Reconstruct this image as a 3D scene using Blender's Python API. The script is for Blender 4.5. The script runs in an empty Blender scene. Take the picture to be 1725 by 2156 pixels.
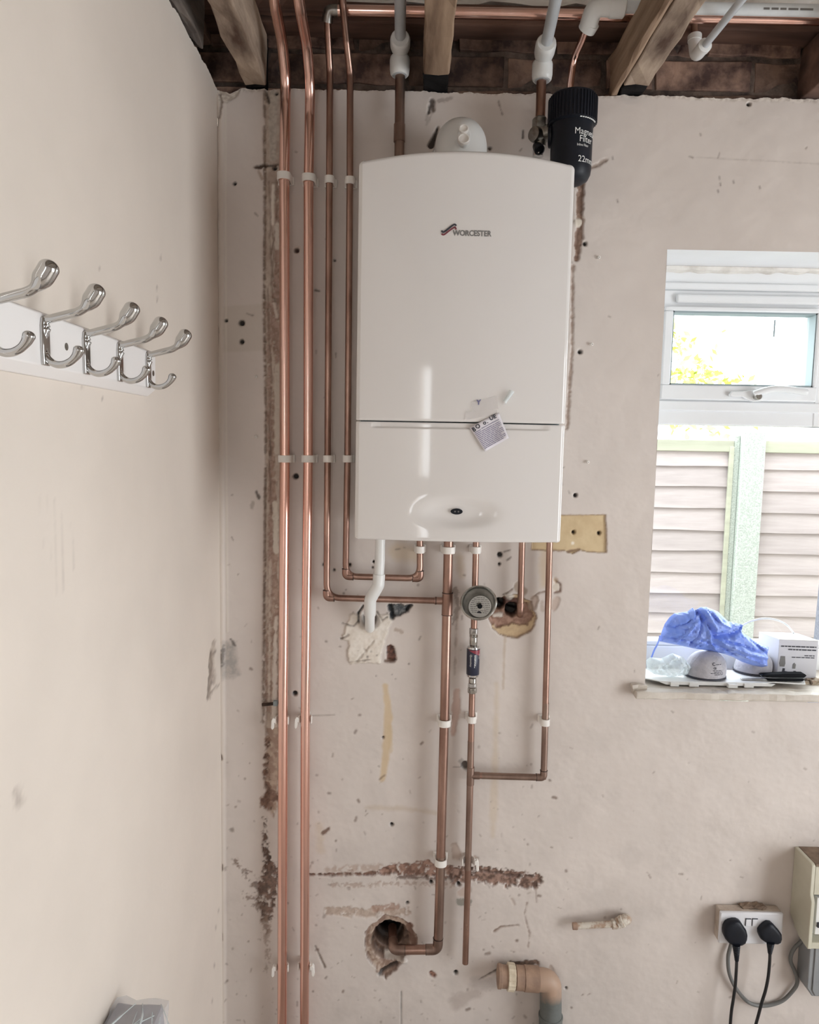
import bpy, math, random
import numpy as np
from mathutils import Vector, Matrix

# ------------------------------------------------------------------ camera, world, lights, exposure
F, CX, CY = 1500.0, 862.5, 1078.0
CAM = np.array([0.0, -1.7, 1.6])
PITCH, ROLL = math.radians(-5.45), math.radians(1.09)
_f = np.array([0, math.cos(PITCH), math.sin(PITCH)])
_r0 = np.array([1.0, 0, 0]); _u0 = np.cross(_r0, _f)
RGT = math.cos(ROLL) * _r0 + math.sin(ROLL) * _u0
UPV = -math.sin(ROLL) * _r0 + math.cos(ROLL) * _u0
sc = bpy.context.scene
col = sc.collection
cd = bpy.data.cameras.new('camera'); cam = bpy.data.objects.new('camera', cd); col.objects.link(cam)
cd.sensor_fit = 'HORIZONTAL'; cd.sensor_width = 36.0; cd.lens = 36.0 * F / 1725.0
cd.clip_start = 0.02
cam.matrix_world = Matrix(((RGT[0], UPV[0], -_f[0], CAM[0]), (RGT[1], UPV[1], -_f[1], CAM[1]), (RGT[2], UPV[2], -_f[2], CAM[2]), (0, 0, 0, 1)))
sc.camera = cam
w = bpy.data.worlds.new('overcast_sky'); sc.world = w; w.use_nodes = True
bg = w.node_tree.nodes['Background']; bg.inputs[0].default_value = (0.93, 0.97, 1.0, 1); bg.inputs[1].default_value = 6.0
sc.view_settings.view_transform = 'Standard'; sc.view_settings.look = 'None'
sc.view_settings.gamma = 1.0; sc.view_settings.use_curve_mapping = False
sc.view_settings.exposure = 0.32

def area(name, loc, target, sx, sy, power, color=(1, 1, 1), spread=math.pi, portal=False):
    l = bpy.data.lights.new(name, 'AREA'); l.shape = 'RECTANGLE'; l.size = sx; l.size_y = sy
    l.energy = power; l.color = color; l.spread = spread
    if portal: l.cycles.is_portal = True
    o = bpy.data.objects.new(name, l); col.objects.link(o); o.location = loc
    d = Vector(target) - Vector(loc); o.rotation_euler = d.to_track_quat('-Z', 'Y').to_euler()
    return o
# daylight through the openings of the room: garden door behind, an unseen opening added on the right, this window
area('garden_door_portal', (-0.34, -3.41, 1.50), (-0.34, 0, 1.50), 0.24, 1.2, 1, portal=True)
area('added_opening_portal', (2.61, -1.62, 1.08), (0, -1.62, 1.08), 1.5, 2.1, 1, portal=True)
sl_ = bpy.data.lights.new('low_sun', 'SUN'); sl_.energy = 2; sl_.angle = .02; sl_.color = (1.0, .94, .88)
so_ = bpy.data.objects.new('low_sun', sl_); col.objects.link(so_); so_.rotation_euler = Vector((-.87, -.03, -.50)).to_track_quat('-Z', 'Y').to_euler()
area('kitchen_window_portal', (1.12, 0.30, 1.5), (1.12, -1, 1.5), 1.1, 1.0, 1, portal=True)

def s2l(c):
    c = np.asarray(c, float) / 255.0
    return np.where(c <= 0.04045, c / 12.92, ((c + 0.055) / 1.055) ** 2.4)
def ray(px, py):
    return RGT * (px - CX) / F - UPV * (py - CY) / F + _f
def at(px, py, Y=0.0):
    d = ray(px, py); return CAM + d * (Y - CAM[1]) / d[1]
def atx(px, py, X):
    d = ray(px, py); return CAM + d * (X - CAM[0]) / d[0]
def atz(px, py, Z):
    d = ray(px, py); return CAM + d * (Z - CAM[2]) / d[2]
def proj(P):
    D = P - CAM; z = D @ _f
    return CX + F * (D @ RGT) / z, CY - F * (D @ UPV) / z

rng = np.random.default_rng(7)
random.seed(7)
_T = [rng.random((256, 256)) for _ in range(12)]
def vn(x, y, s=0):
    t = _T[s % 12]
    xi = np.floor(x).astype(int); yi = np.floor(y).astype(int); fx = x - xi; fy = y - yi
    fx = fx * fx * (3 - 2 * fx); fy = fy * fy * (3 - 2 * fy)
    a = t[xi & 255, yi & 255]; b = t[(xi + 1) & 255, yi & 255]; c = t[xi & 255, (yi + 1) & 255]; d = t[(xi + 1) & 255, (yi + 1) & 255]
    return (a * (1 - fx) + b * fx) * (1 - fy) + (c * (1 - fx) + d * fx) * fy
def fbm(x, y, s=0, o=4):
    r = 0; a = 0.5; tot = 0
    for i in range(o):
        r = r + a * vn(x, y, s + i); tot += a; a *= 0.55; x = x * 2.03 + 17; y = y * 2.03 + 5
    return r / tot

# ------------------------------------------------------------------ materials
def mat(name, c, c2=None, rough=0.5, metal=0.0, scale=8.0, stretch=(1, 1, 1), bump=0.0, bscale=60.0, rvar=0.0, spec=0.5, coat=0.0, contrast=(0.35, 0.65), rnd=0.0, trans=None, sheen=0):
    m = bpy.data.materials.new(name); m.use_nodes = True
    nt = m.node_tree; N = nt.nodes; L = nt.links; b = N['Principled BSDF']
    c = (*s2l(c), 1); b.inputs['Base Color'].default_value = c
    b.inputs['Roughness'].default_value = rough; b.inputs['Metallic'].default_value = metal
    b.inputs['Specular IOR Level'].default_value = spec; b.inputs['Coat Weight'].default_value = coat; b.inputs['Coat Roughness'].default_value = 0.05
    tc = N.new('ShaderNodeTexCoord'); mp = N.new('ShaderNodeMapping'); mp.inputs['Scale'].default_value = stretch
    L.new(tc.outputs['Object'], mp.inputs[0])
    out = None
    if c2 is not None:
        nz = N.new('ShaderNodeTexNoise'); nz.inputs['Scale'].default_value = scale; nz.inputs['Detail'].default_value = 6; nz.inputs['Roughness'].default_value = .6
        L.new(mp.outputs[0], nz.inputs['Vector'])
        rp = N.new('ShaderNodeValToRGB'); rp.color_ramp.elements[0].position = contrast[0]; rp.color_ramp.elements[1].position = contrast[1]
        rp.color_ramp.elements[0].color = c; rp.color_ramp.elements[1].color = (*s2l(c2), 1)
        L.new(nz.outputs['Fac'], rp.inputs[0]); out = rp.outputs[0]
        if rvar:
            mr = N.new('ShaderNodeMapRange'); mr.inputs['To Min'].default_value = rough - rvar; mr.inputs['To Max'].default_value = rough + rvar
            mr.inputs['From Min'].default_value = .3; mr.inputs['From Max'].default_value = .7
            L.new(nz.outputs['Fac'], mr.inputs[0]); L.new(mr.outputs[0], b.inputs['Roughness'])
    if rnd and out is not None:
        oi = N.new('ShaderNodeObjectInfo'); mr = N.new('ShaderNodeMapRange'); mr.inputs['To Min'].default_value = 1 - rnd; mr.inputs['To Max'].default_value = 1 + rnd
        L.new(oi.outputs['Random'], mr.inputs[0]); hs = N.new('ShaderNodeHueSaturation'); L.new(mr.outputs[0], hs.inputs['Value']); L.new(out, hs.inputs['Color']); out = hs.outputs[0]
    if out is not None: L.new(out, b.inputs['Base Color'])
    if bump:
        n2 = N.new('ShaderNodeTexNoise'); n2.inputs['Scale'].default_value = bscale; n2.inputs['Detail'].default_value = 5
        L.new(mp.outputs[0], n2.inputs['Vector']); bp = N.new('ShaderNodeBump'); bp.inputs['Strength'].default_value = bump; bp.inputs['Distance'].default_value = 0.004
        L.new(n2.outputs['Fac'], bp.inputs['Height']); L.new(bp.outputs[0], b.inputs['Normal'])
    if trans is not None:      # thin clear film: part of it lets light straight through
        tr = N.new('ShaderNodeBsdfTransparent'); mx = N.new('ShaderNodeMixShader'); mx.inputs[0].default_value = 1 - trans
        L.new(tr.outputs[0], mx.inputs[1]); L.new(b.outputs[0], mx.inputs[2]); L.new(mx.outputs[0], N['Material Output'].inputs[0])
    return m
def attr_mat(name, rough=0.6, bump=0.25):
    m = mat(name, (200, 190, 180), rough=rough); nt = m.node_tree; N = nt.nodes; L = nt.links; b = N['Principled BSDF']
    a = N.new('ShaderNodeAttribute'); a.attribute_name = 'Col'
    geo = N.new('ShaderNodeNewGeometry')
    n1 = N.new('ShaderNodeTexNoise'); n1.inputs['Scale'].default_value = 5; n1.inputs['Detail'].default_value = 7
    L.new(geo.outputs['Position'], n1.inputs['Vector'])
    mr = N.new('ShaderNodeMapRange'); mr.inputs['From Min'].default_value = .3; mr.inputs['From Max'].default_value = .7; mr.inputs['To Min'].default_value = .955; mr.inputs['To Max'].default_value = 1.035
    L.new(n1.outputs['Fac'], mr.inputs[0])
    mx = N.new('ShaderNodeMix'); mx.data_type = 'RGBA'; mx.blend_type = 'MULTIPLY'; mx.inputs[0].default_value = 1
    L.new(a.outputs['Color'], mx.inputs[6]); L.new(mr.outputs[0], mx.inputs[7]); L.new(mx.outputs[2], b.inputs['Base Color'])
    n2 = N.new('ShaderNodeTexNoise'); n2.inputs['Scale'].default_value = 90; n2.inputs['Detail'].default_value = 6; L.new(geo.outputs['Position'], n2.inputs['Vector'])
    bp = N.new('ShaderNodeBump'); bp.inputs['Strength'].default_value = bump; bp.inputs['Distance'].default_value = .003
    L.new(n2.outputs['Fac'], bp.inputs['Height']); L.new(bp.outputs[0], b.inputs['Normal'])
    return m
M = {}
M['wall'] = attr_mat('painted_plaster', 0.5, 0.10)
M['copper'] = mat('bright_copper', (244, 206, 194), (230, 182, 166), rough=.2, metal=1, scale=9, stretch=(1, 1, .25), rvar=.06)
M['copper_dull'] = mat('tarnished_copper', (184, 152, 138), (142, 112, 100), rough=.34, metal=1, scale=14, stretch=(1, 1, .4), rvar=.08)
M['copper_brown'] = mat('brown_copper', (170, 148, 136), (134, 112, 102), rough=.38, metal=1, scale=14, stretch=(1, 1, .4), rvar=.06)
M['solder'] = mat('solder', (190, 188, 184), (140, 135, 130), rough=.35, metal=1, scale=40)
M['seam'] = mat('dark_joint', (60, 45, 40), rough=.6)
M['chrome'] = mat('chrome', (198, 198, 197), rough=.07, metal=1)
M['nickel'] = mat('nickel_plate', (205, 203, 198), (160, 158, 152), rough=.2, metal=1, scale=40)
M['dullmetal'] = mat('dull_nickel', (176, 174, 168), (126, 122, 116), rough=.38, metal=1, scale=40)
M['steel'] = mat('brushed_steel', (206, 205, 200), (150, 148, 144), rough=.28, metal=1, scale=20)
M['boiler'] = mat('white_enamel', (224, 220, 217), rough=.06, spec=.5, coat=.0)
M['wplastic'] = mat('white_plastic', (228, 228, 226), rough=.3)
M['pipeplastic'] = mat('white_pipe_plastic', (222, 226, 228), (206, 210, 212), rough=.32, scale=14)
M['gplastic'] = mat('pale_grey_plastic', (196, 200, 204), (184, 188, 192), rough=.35, scale=14)
M['clip'] = mat('clip_plastic', (236, 231, 225), rough=.4)
M['black'] = mat('black_plastic', (22, 26, 36), (17, 20, 28), rough=.45, scale=30, spec=.3)
M['blackcap'] = mat('black_ribbed_plastic', (20, 23, 32), rough=.5, spec=.3)
M['tool'] = mat('matt_black_handle', (14, 16, 20), rough=.7, spec=.12)
M['cord'] = mat('black_cord', (26, 26, 29), rough=.45)
M['greycord'] = mat('grey_cable', (112, 112, 110), rough=.5)
M['print_white'] = mat('white_print', (235, 235, 232), rough=.5)
M['print_dark'] = mat('dark_print', (52, 52, 62), rough=.6)
M['print_grey'] = mat('grey_print', (120, 118, 116), rough=.5)
M['print_violet'] = mat('violet_print', (108, 106, 140), rough=.6)
M['print_maroon'] = mat('maroon_print', (120, 60, 70), rough=.5)
M['wood'] = mat('old_joist_timber', (196, 176, 156), (78, 56, 44), rough=.8, scale=13, stretch=(1, .22, 1), bump=.8, bscale=24, contrast=(.36, .66))
M['wood_pale'] = mat('pale_sawn_timber', (176, 150, 126), (104, 80, 62), rough=.8, scale=20, stretch=(1, .1, 1), bump=.5, bscale=30)
M['wood_dark'] = mat('dark_stained_timber', (118, 88, 74), (62, 42, 36), rough=.8, scale=14, stretch=(.12, 1, 1), bump=.5, bscale=30)
M['wood_grey'] = mat('grey_weathered_timber', (136, 126, 118), (66, 58, 54), rough=.85, scale=16, stretch=(1, .15, 1), bump=.6, bscale=30)
M['tar'] = mat('bitumen', (12, 11, 13), (24, 22, 23), rough=.8, spec=.2, scale=30)
M['brick'] = mat('sooty_brick', (146, 118, 102), (64, 46, 42), rough=.9, scale=11, bump=.9, bscale=50, rnd=.4, contrast=(.38, .62))
M['mortar'] = mat('dark_mortar', (112, 96, 86), (60, 50, 46), rough=.95, scale=30, bump=.8, bscale=80)
M['rough_white'] = mat('white_masonry', (238, 234, 228), (186, 178, 168), rough=.9, scale=12, bump=.9, bscale=30, contrast=(.45, .8))
M['boards'] = mat('limewashed_boards', (206, 198, 188), (150, 138, 126), rough=.85, scale=10, stretch=(.15, 1, 1))
M['upvc'] = mat('window_upvc', (236, 238, 240), rough=.25)
M['railpaint'] = mat('rail_white_paint', (236, 232, 230), rough=.4)
M['gasket'] = mat('grey_gasket', (150, 164, 168), rough=.6)
M['sillpaint'] = mat('chipped_sill_paint', (216, 208, 198), (190, 180, 168), rough=.5, scale=10, bump=.2, bscale=60)
M['concrete'] = mat('concrete_post', (176, 182, 174), (152, 158, 150), rough=.9, scale=150, bump=.9, bscale=160, contrast=(.4, .6))
M['fence'] = mat('weathered_fence_board', (172, 162, 160), (146, 136, 134), rough=.85, scale=14, stretch=(.1, 1, 1), bump=.4, bscale=30, rnd=.12)
M['fence2'] = mat('fence_trim', (168, 168, 150), (146, 146, 130), rough=.85, scale=14, stretch=(.1, 1, 1))
M['dimpost'] = mat('grey_speckled_post', (104, 106, 116), (84, 86, 96), rough=.9, scale=120)
M['leaf'] = mat('leaf_green', (176, 188, 96), (204, 204, 128), rough=.7, scale=5)
M['bark'] = mat('bark', (96, 84, 70), rough=.9)
M['ground'] = mat('garden_ground', (120, 120, 100), (90, 96, 70), rough=.95, scale=4)
M['floor'] = mat('bare_screed_floor', (192, 184, 176), (166, 158, 150), rough=.8, scale=3)
M['plainwall'] = mat('far_wall_paint', (212, 206, 202), rough=.7)
M['blue'] = mat('blue_plastic_sheet', (140, 164, 236), (112, 142, 228), rough=.35, scale=24, bump=.35, bscale=60)
M['mask'] = mat('grey_felt_mask', (188, 186, 192), (168, 166, 172), rough=.85, scale=40, bump=.4, bscale=200)
M['film'] = mat('clear_crumpled_film', (226, 236, 238), rough=.12, trans=.45, bump=.5, bscale=80)
M['wrap'] = mat('clear_wrap_film', (214, 216, 222), rough=.1, trans=.72, bump=.8, bscale=28)
M['slab'] = mat('grey_slab', (186, 184, 188), (150, 148, 154), rough=.35, scale=9, metal=.3)
M['tape'] = mat('clear_tape', (232, 226, 224), rough=.15, trans=.62)
M['paper'] = mat('white_paper', (226, 222, 228), rough=.7)
M['card'] = mat('white_card', (206, 206, 212), rough=.6)
M['navy'] = mat('navy_label', (38, 42, 62), rough=.3)
M['red'] = mat('red_label', (140, 52, 66), rough=.35)
M['socket'] = mat('white_socket_plastic', (226, 226, 230), rough=.3)
M['pattress'] = mat('yellowed_back_box', (204, 192, 180), (176, 160, 146), rough=.5, scale=30)
M['cream'] = mat('cream_unit_plastic', (206, 202, 184), (192, 187, 168), rough=.5, scale=8)
M['creamdirt'] = mat('dusty_unit_top', (150, 130, 112), (112, 94, 80), rough=.9, scale=30)
M['trunk'] = mat('grey_trunking', (150, 152, 154), (136, 138, 140), rough=.4, scale=10)
M['paintpipe'] = mat('painted_old_pipe', (208, 200, 188), (168, 142, 122), rough=.55, scale=60, contrast=(.45, .62))
M['waste_beige'] = mat('painted_waste_pipe', (178, 148, 126), (142, 116, 100), rough=.55, scale=22)
M['waste_grey'] = mat('grey_waste_pipe', (112, 116, 114), (94, 98, 96), rough=.45, scale=22)
def overspray():
    m = mat('overpainted_waste', (112, 116, 114), (94, 98, 96), rough=.5, scale=22); nt = m.node_tree; N = nt.nodes; L = nt.links; b = N['Principled BSDF']
    src = b.inputs['Base Color'].links[0].from_socket; g = N.new('ShaderNodeTexCoord'); sp = N.new('ShaderNodeSeparateXYZ'); L.new(g.outputs['Object'], sp.inputs[0])
    nz = N.new('ShaderNodeTexNoise'); nz.inputs['Scale'].default_value = 45; L.new(g.outputs['Object'], nz.inputs['Vector'])
    ad = N.new('ShaderNodeMath'); ad.operation = 'MULTIPLY_ADD'; ad.inputs[1].default_value = .05; L.new(nz.outputs['Fac'], ad.inputs[0]); L.new(sp.outputs['Z'], ad.inputs[2])
    mr = N.new('ShaderNodeMapRange'); mr.inputs['From Min'].default_value = .012; mr.inputs['From Max'].default_value = .052; L.new(ad.outputs[0], mr.inputs[0])
    mx = N.new('ShaderNodeMix'); mx.data_type = 'RGBA'; L.new(mr.outputs[0], mx.inputs[0]); L.new(src, mx.inputs[6]); mx.inputs[7].default_value = (*s2l((178, 150, 130)), 1); L.new(mx.outputs[2], b.inputs['Base Color']); return m
M['overspray'] = overspray()
M['ivory'] = mat('ivory_nut', (226, 214, 192), (196, 180, 156), rough=.5, scale=40)
M['rust'] = mat('rusty_iron', (74, 54, 42), (44, 36, 32), rough=.8, scale=60, bump=.8)
M['brickred'] = mat('rubble', (150, 128, 110), (190, 180, 160), rough=.9, scale=60)
def glass_mat():
    m = bpy.data.materials.new('window_glass'); m.use_nodes = True; nt = m.node_tree; N = nt.nodes; L = nt.links
    N.remove(N['Principled BSDF']); tr = N.new('ShaderNodeBsdfTransparent'); tr.inputs[0].default_value = (.93, .97, .97, 1)
    gl = N.new('ShaderNodeBsdfGlossy'); gl.inputs['Roughness'].default_value = .02
    fr = N.new('ShaderNodeFresnel'); fr.inputs[0].default_value = 1.45; mx = N.new('ShaderNodeMixShader')
    L.new(fr.outputs[0], mx.inputs[0]); L.new(tr.outputs[0], mx.inputs[1]); L.new(gl.outputs[0], mx.inputs[2]); L.new(mx.outputs[0], N['Material Output'].inputs[0])
    return m
M['glass'] = glass_mat()

# ------------------------------------------------------------------ mesh helpers
def V3(a): return np.asarray(a, float)
def unit(a): a = V3(a); return a / np.linalg.norm(a)
def wloc(o):
    p = Vector((0, 0, 0))
    while o is not None: p = p + o.location; o = o.parent
    return np.array(p)
class MB:
    def __init__(s): s.v = []; s.f = []
    def add(s, v, f):
        n = len(s.v); s.v.extend([tuple(map(float, p)) for p in v]); s.f.extend([tuple(i + n for i in q) for q in f]); return s
    def box(s, x0, x1, y0, y1, z0, z1):
        v = [(x, y, z) for x in (x0, x1) for y in (y0, y1) for z in (z0, z1)]
        return s.add(v, [(0, 1, 3, 2), (4, 6, 7, 5), (0, 4, 5, 1), (2, 3, 7, 6), (0, 2, 6, 4), (1, 5, 7, 3)])
    def loft(s, rings, caps=True, close=True):
        n = len(rings[0]); v = [p for r in rings for p in r]; f = []
        for i in range(len(rings) - 1):
            for j in range(n if close else n - 1):
                k = (j + 1) % n; f.append((i * n + j, i * n + k, (i + 1) * n + k, (i + 1) * n + j))
        if caps: f.append(tuple(range(n))[::-1]); f.append(tuple((len(rings) - 1) * n + j for j in range(n)))
        return s.add(v, f)
    def tube(s, path, r, seg=16, caps=True):
        P = [V3(p) for p in path]; n = len(P); R = r if hasattr(r, '__len__') else [r] * n
        T = [unit(P[min(i + 1, n - 1)] - P[max(i - 1, 0)]) for i in range(n)]
        a = np.array([0, 0, 1.]) if abs(T[0][2]) < .9 else np.array([0, 1., 0]); u = unit(np.cross(a, T[0])); rings = []
        for i in range(n):
            u = unit(u - T[i] * (u @ T[i])); b = np.cross(T[i], u)
            rings.append([P[i] + R[i] * (math.cos(t) * u + math.sin(t) * b) for t in np.linspace(0, 2 * math.pi, seg, endpoint=False)])
        return s.loft(rings, caps)
    def lathe(s, o, ax, prof, seg=24, caps=True, ribs=0, hexa=False):
        o = V3(o); ax = unit(ax); a = np.array([0, 0, 1.]) if abs(ax[2]) < .9 else np.array([0, -1., 0]); u = unit(np.cross(a, ax)); b = np.cross(ax, u); rings = []
        for t, r in prof:
            rings.append([o + ax * t + r * (1 - (ribs if k % 2 else 0)) * (math.cos(q) * u + math.sin(q) * b) for k, q in enumerate(np.linspace(0, 2 * math.pi, seg, endpoint=False))])
        return s.loft(rings, caps)
    def prism(s, poly, o, u, v, wv):
        o, u, v, wv = map(V3, (o, u, v, wv)); a = [o + u * p[0] + v * p[1] for p in poly]
        return s.loft([a, [p + wv for p in a]])
    def quad(s, a, b, c, d): return s.add([a, b, c, d], [(0, 1, 2, 3)])
    def build(s, name, m, parent=None, smooth=True, bevel=0, loc=None, angle=.7, seg=2, attr=None, kind=None):
        v = np.array(s.v, float)
        if parent is None:
            o0 = V3(loc) if loc is not None else np.array([(v[:, 0].min() + v[:, 0].max()) / 2, (v[:, 1].min() + v[:, 1].max()) / 2, v[:, 2].min()])
            base = o0
        else:
            base = wloc(parent); o0 = np.array([(v[:, i].min() + v[:, i].max()) / 2 for i in range(3)])
        me = bpy.data.meshes.new(name); me.from_pydata((v - o0).tolist(), [], s.f); me.update()
        import bmesh
        bm = bmesh.new(); bm.from_mesh(me); bmesh.ops.recalc_face_normals(bm, faces=bm.faces); bm.to_mesh(me); bm.free()
        if smooth: me.shade_smooth(); me.set_sharp_from_angle(angle=angle)
        me.materials.append(m)
        ob = bpy.data.objects.new(name, me); col.objects.link(ob)
        if parent is None: ob.location = o0
        else: ob.parent = parent; ob.location = o0 - base
        if bevel:
            md = ob.modifiers.new('bevel', 'BEVEL'); md.width = bevel; md.segments = seg; md.limit_method = 'ANGLE'; md.harden_normals = False
        if kind: ob['kind'] = kind
        return ob
def fillet(pts, r, n=7):
    P = [V3(p) for p in pts]; out = [P[0]]
    for i in range(1, len(P) - 1):
        a = unit(P[i - 1] - P[i]); b = unit(P[i + 1] - P[i]); ang = math.acos(np.clip(a @ b, -1, 1))
        if ang > math.pi - .02: out.append(P[i]); continue
        t = min(r / math.tan(ang / 2), .49 * np.linalg.norm(P[i - 1] - P[i]), .49 * np.linalg.norm(P[i + 1] - P[i]))
        s, e = P[i] + a * t, P[i] + b * t; m = int(n)
        for k in range(m + 1):
            q = k / m; out.append((1 - q) ** 2 * s + 2 * q * (1 - q) * P[i] + q * q * e)
    out.append(P[-1]); return out
def spline(pts, n=8):
    P = [V3(p) for p in pts]; P = [2 * P[0] - P[1]] + P + [2 * P[-1] - P[-2]]; out = []
    for i in range(1, len(P) - 2):
        for k in range(n):
            t = k / n; a, b, c, d = P[i - 1:i + 3]
            out.append(.5 * (2 * b + (c - a) * t + (2 * a - 5 * b + 4 * c - d) * t * t + (3 * b - a - 3 * c + d) * t ** 3))
    out.append(P[-2]); return out
def densify(pts, step):
    P = [V3(p) for p in pts]; out = [P[0]]
    for a, b in zip(P, P[1:]):
        n = max(1, int(np.linalg.norm(b - a) / step))
        for k in range(1, n + 1): out.append(a + (b - a) * k / n)
    return out
def tag(o, label, cat, group=None):
    o['label'] = label; o['category'] = cat
    if group: o['group'] = group
    return o
def thing(name, loc, label, cat, group=None):
    o = bpy.data.objects.new(name, None); o.empty_display_size = .05; col.objects.link(o); o.location = [float(x) for x in loc]
    return tag(o, label, cat, group)
def struct(o): o['kind'] = 'structure'; return o
def dup(root, loc, label=None, rot=None):
    r = root.copy(); col.objects.link(r); r.location = [float(x) for x in loc]
    if label: r['label'] = label
    if rot: r.rotation_euler = rot
    for ch in list(root.children):
        c = ch.copy(); col.objects.link(c); c.parent = r
        for g in list(ch.children):
            d = g.copy(); col.objects.link(d); d.parent = c
    return r
def text2d(body, size, align='LEFT', bold=0):
    cu = bpy.data.curves.new('lettering', 'FONT'); cu.body = body; cu.size = size; cu.align_x = align; cu.offset = bold; cu.resolution_u = 3
    ob = bpy.data.objects.new('lettering', cu); col.objects.link(ob)
    me = bpy.data.meshes.new_from_object(ob.evaluated_get(bpy.context.evaluated_depsgraph_get()))
    v = np.array([tuple(p.co) for p in me.vertices]); f = [tuple(p.vertices) for p in me.polygons]
    bpy.data.objects.remove(ob); bpy.data.curves.remove(cu); bpy.data.meshes.remove(me)
    return v[:, :2], f
def flat_text(mb, body, size, o, u, v, align='LEFT', bold=0, sx=1.0):
    p, f = text2d(body, size, align, bold); o, u, v = V3(o), V3(u), V3(v)
    mb.add([o + u * a[0] * sx + v * a[1] for a in p], f); return mb

# ------------------------------------------------------------------ damaged plaster walls
def seg_sdf(x, y, pts, r, closed=False):
    d = np.full(x.shape, 1e9); P = list(pts)
    rr = r if hasattr(r, '__len__') else [r] * len(P)
    if closed: P = P + [P[0]]; rr = list(rr) + [rr[0]]
    if len(P) == 1: return np.hypot(x - P[0][0], y - P[0][1]) - rr[0]
    for i in range(len(P) - 1):
        ax, ay = P[i]; bx, by = P[i + 1]; dx, dy = bx - ax, by - ay; L = dx * dx + dy * dy + 1e-9
        t = np.clip(((x - ax) * dx + (y - ay) * dy) / L, 0, 1)
        d = np.minimum(d, np.hypot(x - ax - t * dx, y - ay - t * dy) - (rr[i] * (1 - t) + rr[i + 1] * t))
    return d
def inside(x, y, P):
    c = np.zeros(x.shape, bool); n = len(P)
    for i in range(n):
        ax, ay = P[i]; bx, by = P[(i + 1) % n]
        k = ((ay > y) != (by > y)) & (x < (bx - ax) * (y - ay) / (by - ay + 1e-12) + ax); c ^= k
    return c
class Paint:
    def __init__(s, px, py, base):
        s.x, s.y = px, py; s.C = np.tile(s2l(base), (len(px), 1)); s.D = np.zeros(len(px)); s.k = 0
    def cull(s, pts, m):
        a = np.array(pts, float); return np.where((s.x > a[:, 0].min() - m) & (s.x < a[:, 0].max() + m) & (s.y > a[:, 1].min() - m) & (s.y < a[:, 1].max() + m))[0]
    def put(s, i, m, c, c2=None, alpha=1, depth=0, nsc=5.0):
        cc = np.tile(s2l(c), (len(i), 1))
        if c2 is not None:
            t = np.clip((fbm(s.x[i] / nsc, s.y[i] / nsc, s.k) - .35) / .3, 0, 1)[:, None]; cc = cc * (1 - t) + s2l(c2) * t
        a = (m * alpha)[:, None]; s.C[i] = s.C[i] * (1 - a) + cc * a; s.D[i] += depth * m
    def line(s, pts, r, c, c2=None, alpha=1, depth=0, rag=2, rsc=6, soft=1.6, nsc=5, brk=0):
        s.k += 1; mr = max(r) if hasattr(r, '__len__') else r; i = s.cull(pts, mr + rag * 2 + soft + 2)
        if not len(i): return
        d = seg_sdf(s.x[i], s.y[i], pts, r) + rag * 2 * (fbm(s.x[i] / rsc, s.y[i] / rsc, s.k) - .5)
        m = np.clip(.5 - d / (2 * soft), 0, 1)
        if brk: m = m * np.clip((fbm(s.x[i] / 9, s.y[i] / 9, s.k + 5) - .5) * 9 + (1 - brk) * 4 - 1, 0, 1)
        s.put(i, m, c, c2, alpha, depth, nsc)
    def poly(s, pts, c, c2=None, alpha=1, depth=0, rag=3, rsc=9, soft=1.6, nsc=6, grow=0, edge=None, edge_w=2, rough=0):
        s.k += 1; i = s.cull(pts, rag * 2 + soft + 4 + grow)
        if not len(i): return
        d = seg_sdf(s.x[i], s.y[i], pts, 0, True); d = np.where(inside(s.x[i], s.y[i], pts), -d, d) - grow + rag * 2 * (fbm(s.x[i] / rsc, s.y[i] / rsc, s.k) - .5)
        m = np.clip(.5 - d / (2 * soft), 0, 1); s.put(i, m, c, c2, alpha, depth, nsc)
        if rough: s.D[i] += m * rough * (fbm(s.x[i] / 5, s.y[i] / 5, s.k + 3) - .5)
        if edge is not None: s.put(i, np.clip(1 - np.abs(d) / edge_w, 0, 1), edge, None, .8, 0)
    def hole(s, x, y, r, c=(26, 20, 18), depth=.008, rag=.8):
        s.line([(x, y)], r, c, None, 1, depth, rag, 4, 1.2)

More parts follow.
